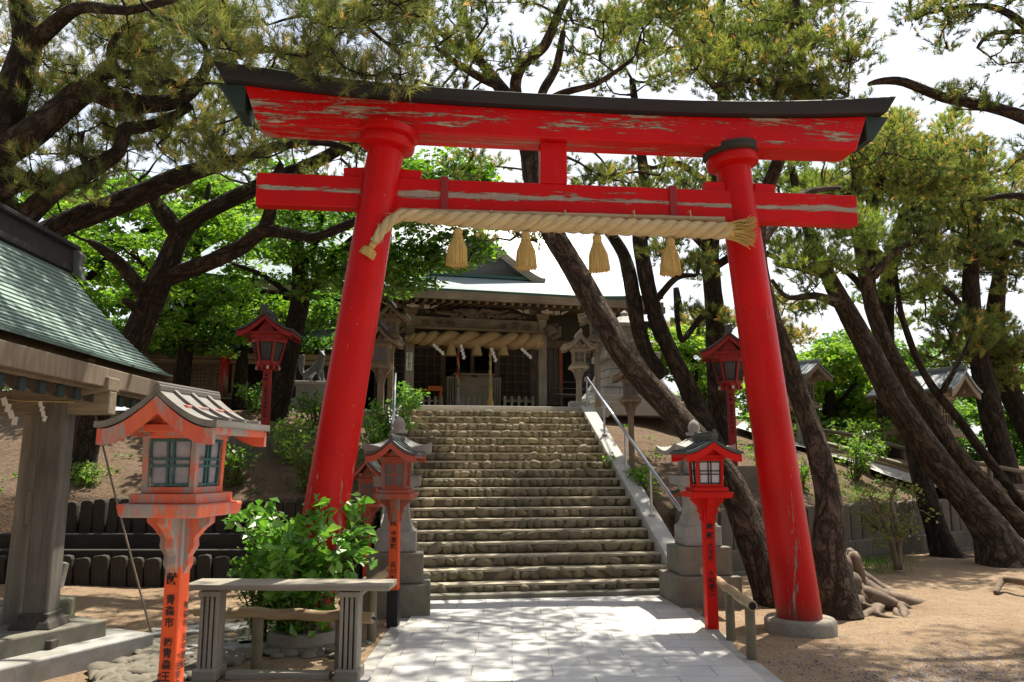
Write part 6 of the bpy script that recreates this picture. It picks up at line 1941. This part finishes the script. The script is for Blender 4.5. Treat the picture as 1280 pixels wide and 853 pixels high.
tree('maple_tree', 'shaded green maple hanging low before the office windows', 'maple tree', [
    [(300, 520, 18, 20), (302, 460, 18, 17), (310, 400, 18, 12), (320, 340, 18, 8)], [(306, 430, 18, 8), (270, 400, 17.6, 5), (240, 395, 17.4, 4)]],
    [(270, 420, 100, 24, 16.8, 18.5, 34, .46), (400, 400, 40, 40, 17, 18.5, 14, .45), (110, 420, 110, 60, 17, 20, 30, .6)],
    M['maple'], M['bark_maple'], 33, 'leaf', density=180, size=.12, twig=.016, group=G_MAP, n_side=12, bias=-.05)
tree('broadleaf_tree', 'tall leafy tree rising behind the office at the far left', 'broadleaf tree', [
    [(60, 560, 25, 34), (70, 440, 25, 28), (90, 330, 25, 20), (100, 230, 25, 10)], [(80, 380, 25, 12), (160, 300, 25, 8), (230, 270, 25, 5)]],
    [(120, 300, 190, 90, 23, 27, 66, 1.0), (330, 300, 130, 90, 24, 28, 46, 1.0), (60, 470, 150, 80, 24, 27, 34, 1.0), (340, 440, 120, 40, 25, 28, 16, .9)],
    M['maple'], M['bark_maple'], 34, 'leaf', density=60, size=.25, twig=.03, n_side=12, bias=.15)
G_BR = 'bright leafy trees beyond the right bank'
for k, (limbs, regs, lb, bi) in enumerate((
    ([[(862, 600, 24, 20), (865, 520, 24, 17), (868, 450, 24, 10)]], [(860, 490, 62, 75, 23, 26, 46, .75), (850, 440, 40, 30, 23, 25, 12, .6)], 'brightest fresh green tree left of the right torii pillar', .22),
    ([[(1030, 620, 23, 22), (1032, 540, 23, 18), (1040, 470, 23, 10)], [(1034, 520, 23, 8), (1070, 480, 23, 5)]], [(1040, 490, 70, 50, 22, 24.5, 46, .7), (1040, 560, 90, 35, 21.5, 24, 30, .6)], 'fresh green tree just right of the right torii pillar', .10),
    ([[(1110, 630, 25, 22), (1112, 550, 25, 18), (1105, 480, 25, 10)]], [(1095, 520, 70, 70, 23.5, 26.5, 50, .75), (1165, 560, 60, 50, 23, 26, 30, .7)], 'leafy tree behind the thick leaning pines', -.02),
    ([[(1240, 640, 26, 22), (1244, 560, 26, 17), (1238, 490, 26, 10)]], [(1240, 550, 90, 70, 24, 28, 56, .8), (1320, 520, 70, 90, 24, 28, 30, .9)], 'leafy tree behind the right railing at the edge', .0),
    ([[(960, 600, 29, 20), (965, 500, 29, 14), (965, 440, 29, 8)]], [(960, 500, 110, 60, 28, 32, 46, 1.0), (1150, 470, 160, 60, 30, 33, 40, 1.1)], 'distant green tree seen low between the right pillar and the pines', .05))):
    tree('broadleaf_tree', lb, 'broadleaf tree', limbs, regs, M['fresh_leaf'] if bi > .05 else M['maple'], M['bark_maple'], 40 + k, 'leaf', density=105, size=.17, twig=.024, group=G_BR, n_side=12, bias=bi, droop=.6)

# ------------------------------------------------------------------ shrubs and small plants
def shrub(name, label, cat, base, H_, spread, n_stem, n_leaf, size, leafm, seed, R_=.14, bias=0.0, group=None, pads=None, low=.15, flat=.8, droop=.7):
    rng = np.random.default_rng(seed)
    root = thing(name, base, label, cat, 0, group)
    mb = MB(); pd = []
    for k in range(n_stem):
        th = rng.uniform(0, 6.283); r_ = spread * math.sqrt(rng.random())
        h = H_ * rng.uniform(.55, 1.0)
        e = Vector((r_ * math.cos(th), r_ * math.sin(th), h))
        pts = [Vector((.05 * math.cos(th), .05 * math.sin(th), -.05)), e * .45 + Vector((0, 0, .12 * h)), e]
        mb.tube(pts, [.011, .008, .004], 6, fine=1)
        for f in np.linspace(low, 1, 5):
            q = pts[0].lerp(pts[1], f * 2) if f < .5 else pts[1].lerp(pts[2], f * 2 - 1)
            if rng.random() < .35 + .6 * f: pd.append((tuple(q), R_ * rng.uniform(.7, 1.2)))
    mb.build('stems', M['twig'], root, smooth=True, fixn=False)
    V, Fm, T = leaves(pd, rng, n_leaf * (.5 / R_) ** 2, size, flat, droop, bias)
    big_mesh('foliage', V, Fm, leafm, root, T)
    return root
g = ground_at(375, 812)
shrub('leafy_shrub', 'bright green broad leaved shrub in front of the left torii pillar', 'shrub', (g.x - .02, g.y + .1, 0), 1.28, .66, 52, 15, .115, M['hydrangea'], 61, .13, .12)
p = at(330, 680, 7.4)
shrub('leafy_shrub', 'small feathery green shrub behind the left end of the wooden stand', 'shrub', (p.x, p.y, 0), .75, .22, 12, 26, .045, M['fresh_leaf'], 62, .12, -.2)
for px, py, Y, h, sp, n_, lb, mt, sz, bi in (
    (490, 560, 13.2, 1.15, .42, 26, 'green bush around the left handrail of the stairs', 'hydrangea', .09, .0),
    (505, 540, 14.6, .9, .35, 18, 'green bush at the top of the left handrail', 'hydrangea', .09, .1),
    (385, 640, 11.95, .95, .40, 22, 'bright green bush on the bank left of the torii pillar', 'fresh_leaf', .075, -.05),
    (395, 545, 14.4, .85, .55, 26, 'dusky bush below the fox statue', 'maple', .08, -.05),
    (290, 612, 12.1, .65, .35, 16, 'small green bush on the left bank behind the weathered lantern', 'maple', .07, .05),
    (445, 655, 11.2, 1.0, .34, 20, 'green bush by the post of the dull orange lantern', 'hydrangea', .085, .1),
    (320, 530, 15.6, .55, .45, 18, 'low green plants by the office deck', 'maple', .08, .0),
    (108, 600, 12.0, .35, .25, 10, 'tiny green tuft at the foot of the sprawling left pine', 'fresh_leaf', .06, .0),
    (466, 600, 12.3, 1.1, .36, 24, 'green bush between the dull orange lantern and the stairs', 'hydrangea', .085, .12),
    (500, 590, 12.0, .8, .22, 14, 'narrow green bush against the left side wall of the stairs', 'hydrangea', .08, .05),
    (365, 590, 12.8, .7, .4, 18, 'sunlit yellow green bush uphill from the left palisade', 'fresh_leaf', .075, .05),
    (250, 590, 12.6, .5, .4, 14, 'low shaded bush on the left bank above the palisade', 'maple', .07, -.05),
    (765, 560, 13.2, .42, .22, 10, 'small leafy plant beside the upper right handrail', 'hydrangea', .085, .1),
    (838, 632, 11.3, .42, .2, 10, 'small leafy plant beside the lower right handrail', 'hydrangea', .09, .15),
    (800, 598, 12.4, .3, .3, 10, 'low plants on the bank by the brown lantern post', 'maple', .07, .0),
    (1068, 600, 15.6, .8, .55, 22, 'loose green bush on the right bank under the log railing', 'maple', .08, .1),
    (1000, 600, 14.2, .55, .25, 12, 'thin green weeds on the right bank behind the rooted pine', 'fresh_leaf', .07, -.1),
    (1090, 545, 19.6, 1.0, .9, 34, 'sunny green bush beyond the sloping side path', 'fresh_leaf', .10, .0),
    (1150, 560, 19.8, 1.0, .9, 30, 'green bush beyond the far log railing', 'fresh_leaf', .10, -.1),
    (960, 560, 17.0, .7, .5, 18, 'green bush peeking out right of the torii pillar', 'maple', .09, .1)):
    p = at(px, py, Y)
    shrub('leafy_shrub', lb, 'shrub', (p.x, p.y, H(p.x, p.y) - .02), h, sp, n_, 10 if sz > .06 else 16, sz, M[mt], int(px * 7 + py), .14, bi)
M['sapling_leaf'] = leaf_mat('sapling leaves', [(0.0, (.05, .09, .02)), (.5, (.13, .17, .03)), (1.0, (.30, .30, .06))], .5)
g = ground_at(1122, 712)
root = thing('sapling', (g.x, g.y, 0), 'thin small leaved sapling in front of the plank palisade', 'sapling')
rng = np.random.default_rng(71)
mb = MB(); pd = []
d_ = depth_of(g) / F_PX
stems = [[(0, -.05), (-6, 40), (-16, 68), (-26, 88)], [(2, -.05), (4, 48), (2, 84), (6, 102)], [(1, 26), (14, 52), (26, 74)], [(-6, 40), (-22, 52), (-36, 66)]]
for st in stems:
    P_ = [Vector((x * d_, rng.uniform(-.1, .1) * (i > 0), y * d_)) for i, (x, y) in enumerate(st)]
    mb.tube(P_, [.05 * (1 - .75 * i / len(P_)) * (1 if st[0][1] < 1 else .6) for i in range(len(P_))], 8, fine=2, rough=.1)
    for q in P_[1:]:
        for _ in range(5):
            e = q + Vector(tuple(rng.normal(0, .17, 3)))
            mb.tube([q, q.lerp(e, .5) + Vector((0, 0, .03)), e], [.010, .007, .004], 5)
            pd.append((tuple(e), .17))
mb.build('trunk', M['wood_brown'], root, smooth=True, fixn=False)
V, Fm, T = leaves(pd, rng, 150, .06, .9, .9, .12)
big_mesh('foliage', V, Fm, M['sapling_leaf'], root, T)
# ground cover on the banks
rng = np.random.default_rng(72)
pd = []
while len(pd) < 330:
    if rng.random() < .6: x, y = rng.uniform(-8, -2.0), rng.uniform(11.7, 17)
    else: x, y = rng.uniform(2.2, 8), rng.uniform(11.8, 18)
    s_ = (x - ST_O.x) * ST_U.x + (y - ST_O.y) * ST_U.y
    if -2.1 < s_ < 2.1 or H(x, y) < .8: continue
    if math.sin(x * 2.1 + 1) * math.sin(y * 1.7 + x * .5) + rng.normal(0, .25) < .25: continue
    pd.append(((x, y, H(x, y) + .05), rng.uniform(.08, .17)))
V, Fm, T = leaves(pd, rng, 260, .055, .5, .7, -.05)
tag(big_mesh('undergrowth', V, Fm, M['maple'], None, T), 'low leafy undergrowth scattered over both banks', 'undergrowth', kind='stuff')
# stray root and grass
a, b, c, e = ground_at(1245, 742, .0), ground_at(1254, 726, .12), ground_at(1275, 727, .14), ground_at(1310, 735, .03)
tag(MB().tube([(0, 0, 0), tuple(b - a), tuple(c - a), tuple(e - a)], [.03, .04, .04, .02], 10, rough=.15, fine=3).build('stray_root', M['root'], loc=a, smooth=True), 'crooked bare root lying on the sand at the right edge', 'root')
rng = np.random.default_rng(77)
Vs = []
for _ in range(1500):
    c = [(1095, 702, 22, 6), (1065, 690, 30, 5), (620, 0, 0, 0)][int(rng.random() > .6)]
    g = ground_at(c[0] + rng.normal(0, c[2]), c[1] + rng.normal(0, c[3]))
    h = rng.uniform(.05, .16); th = rng.uniform(0, 6.28)
    o = np.array((g.x, g.y, H(g.x, g.y) - .01)); w_ = np.array((math.cos(th), math.sin(th), 0)) * .006
    Vs.append(np.stack([o - w_, o + w_, o + np.array((rng.normal(0, .04), rng.normal(0, .04), h))]))
V = np.concatenate(Vs)
tag(big_mesh('grass', V, np.arange(len(V)).reshape(-1, 3), M['fresh_leaf'], None, np.clip(rng.normal(.35, .2, len(V) // 3), 0, 1)), 'sparse grass at the foot of the plank palisade', 'grass', kind='stuff')
# fallen needles over banks and sand
Vs = []
rng = np.random.default_rng(78)
for _ in range(18000):
    x, y = rng.uniform(-8, 9), rng.uniform(6, 17)
    s_ = (x - ST_O.x) * ST_U.x + (y - ST_O.y) * ST_U.y
    if -1.3 < x < 2.05 and y < 9.9: continue
    if -2.0 < s_ < 2.0 and y > 9.4: continue
    if x < -2.6 and y < 7.6: continue
    z = H(x, y) + .006
    th = rng.uniform(0, 6.28); L_ = rng.uniform(.03, .09)
    o = np.array((x, y, z)); d_ = np.array((math.cos(th), math.sin(th), rng.normal(0, .1))); w_ = np.array((-d_[1], d_[0], 0)) * .004
    Vs.append(np.stack([o - w_, o + w_, o + d_ * L_]))
V = np.concatenate(Vs)
tag(big_mesh('needle_litter', V, np.arange(len(V)).reshape(-1, 3), M['litter'], None, rng.random(len(V) // 3)), 'brown fallen pine needles on sand and banks', 'needle litter', kind='stuff')
print('crown triangles', TRIS, 'objects', len(bpy.data.objects))
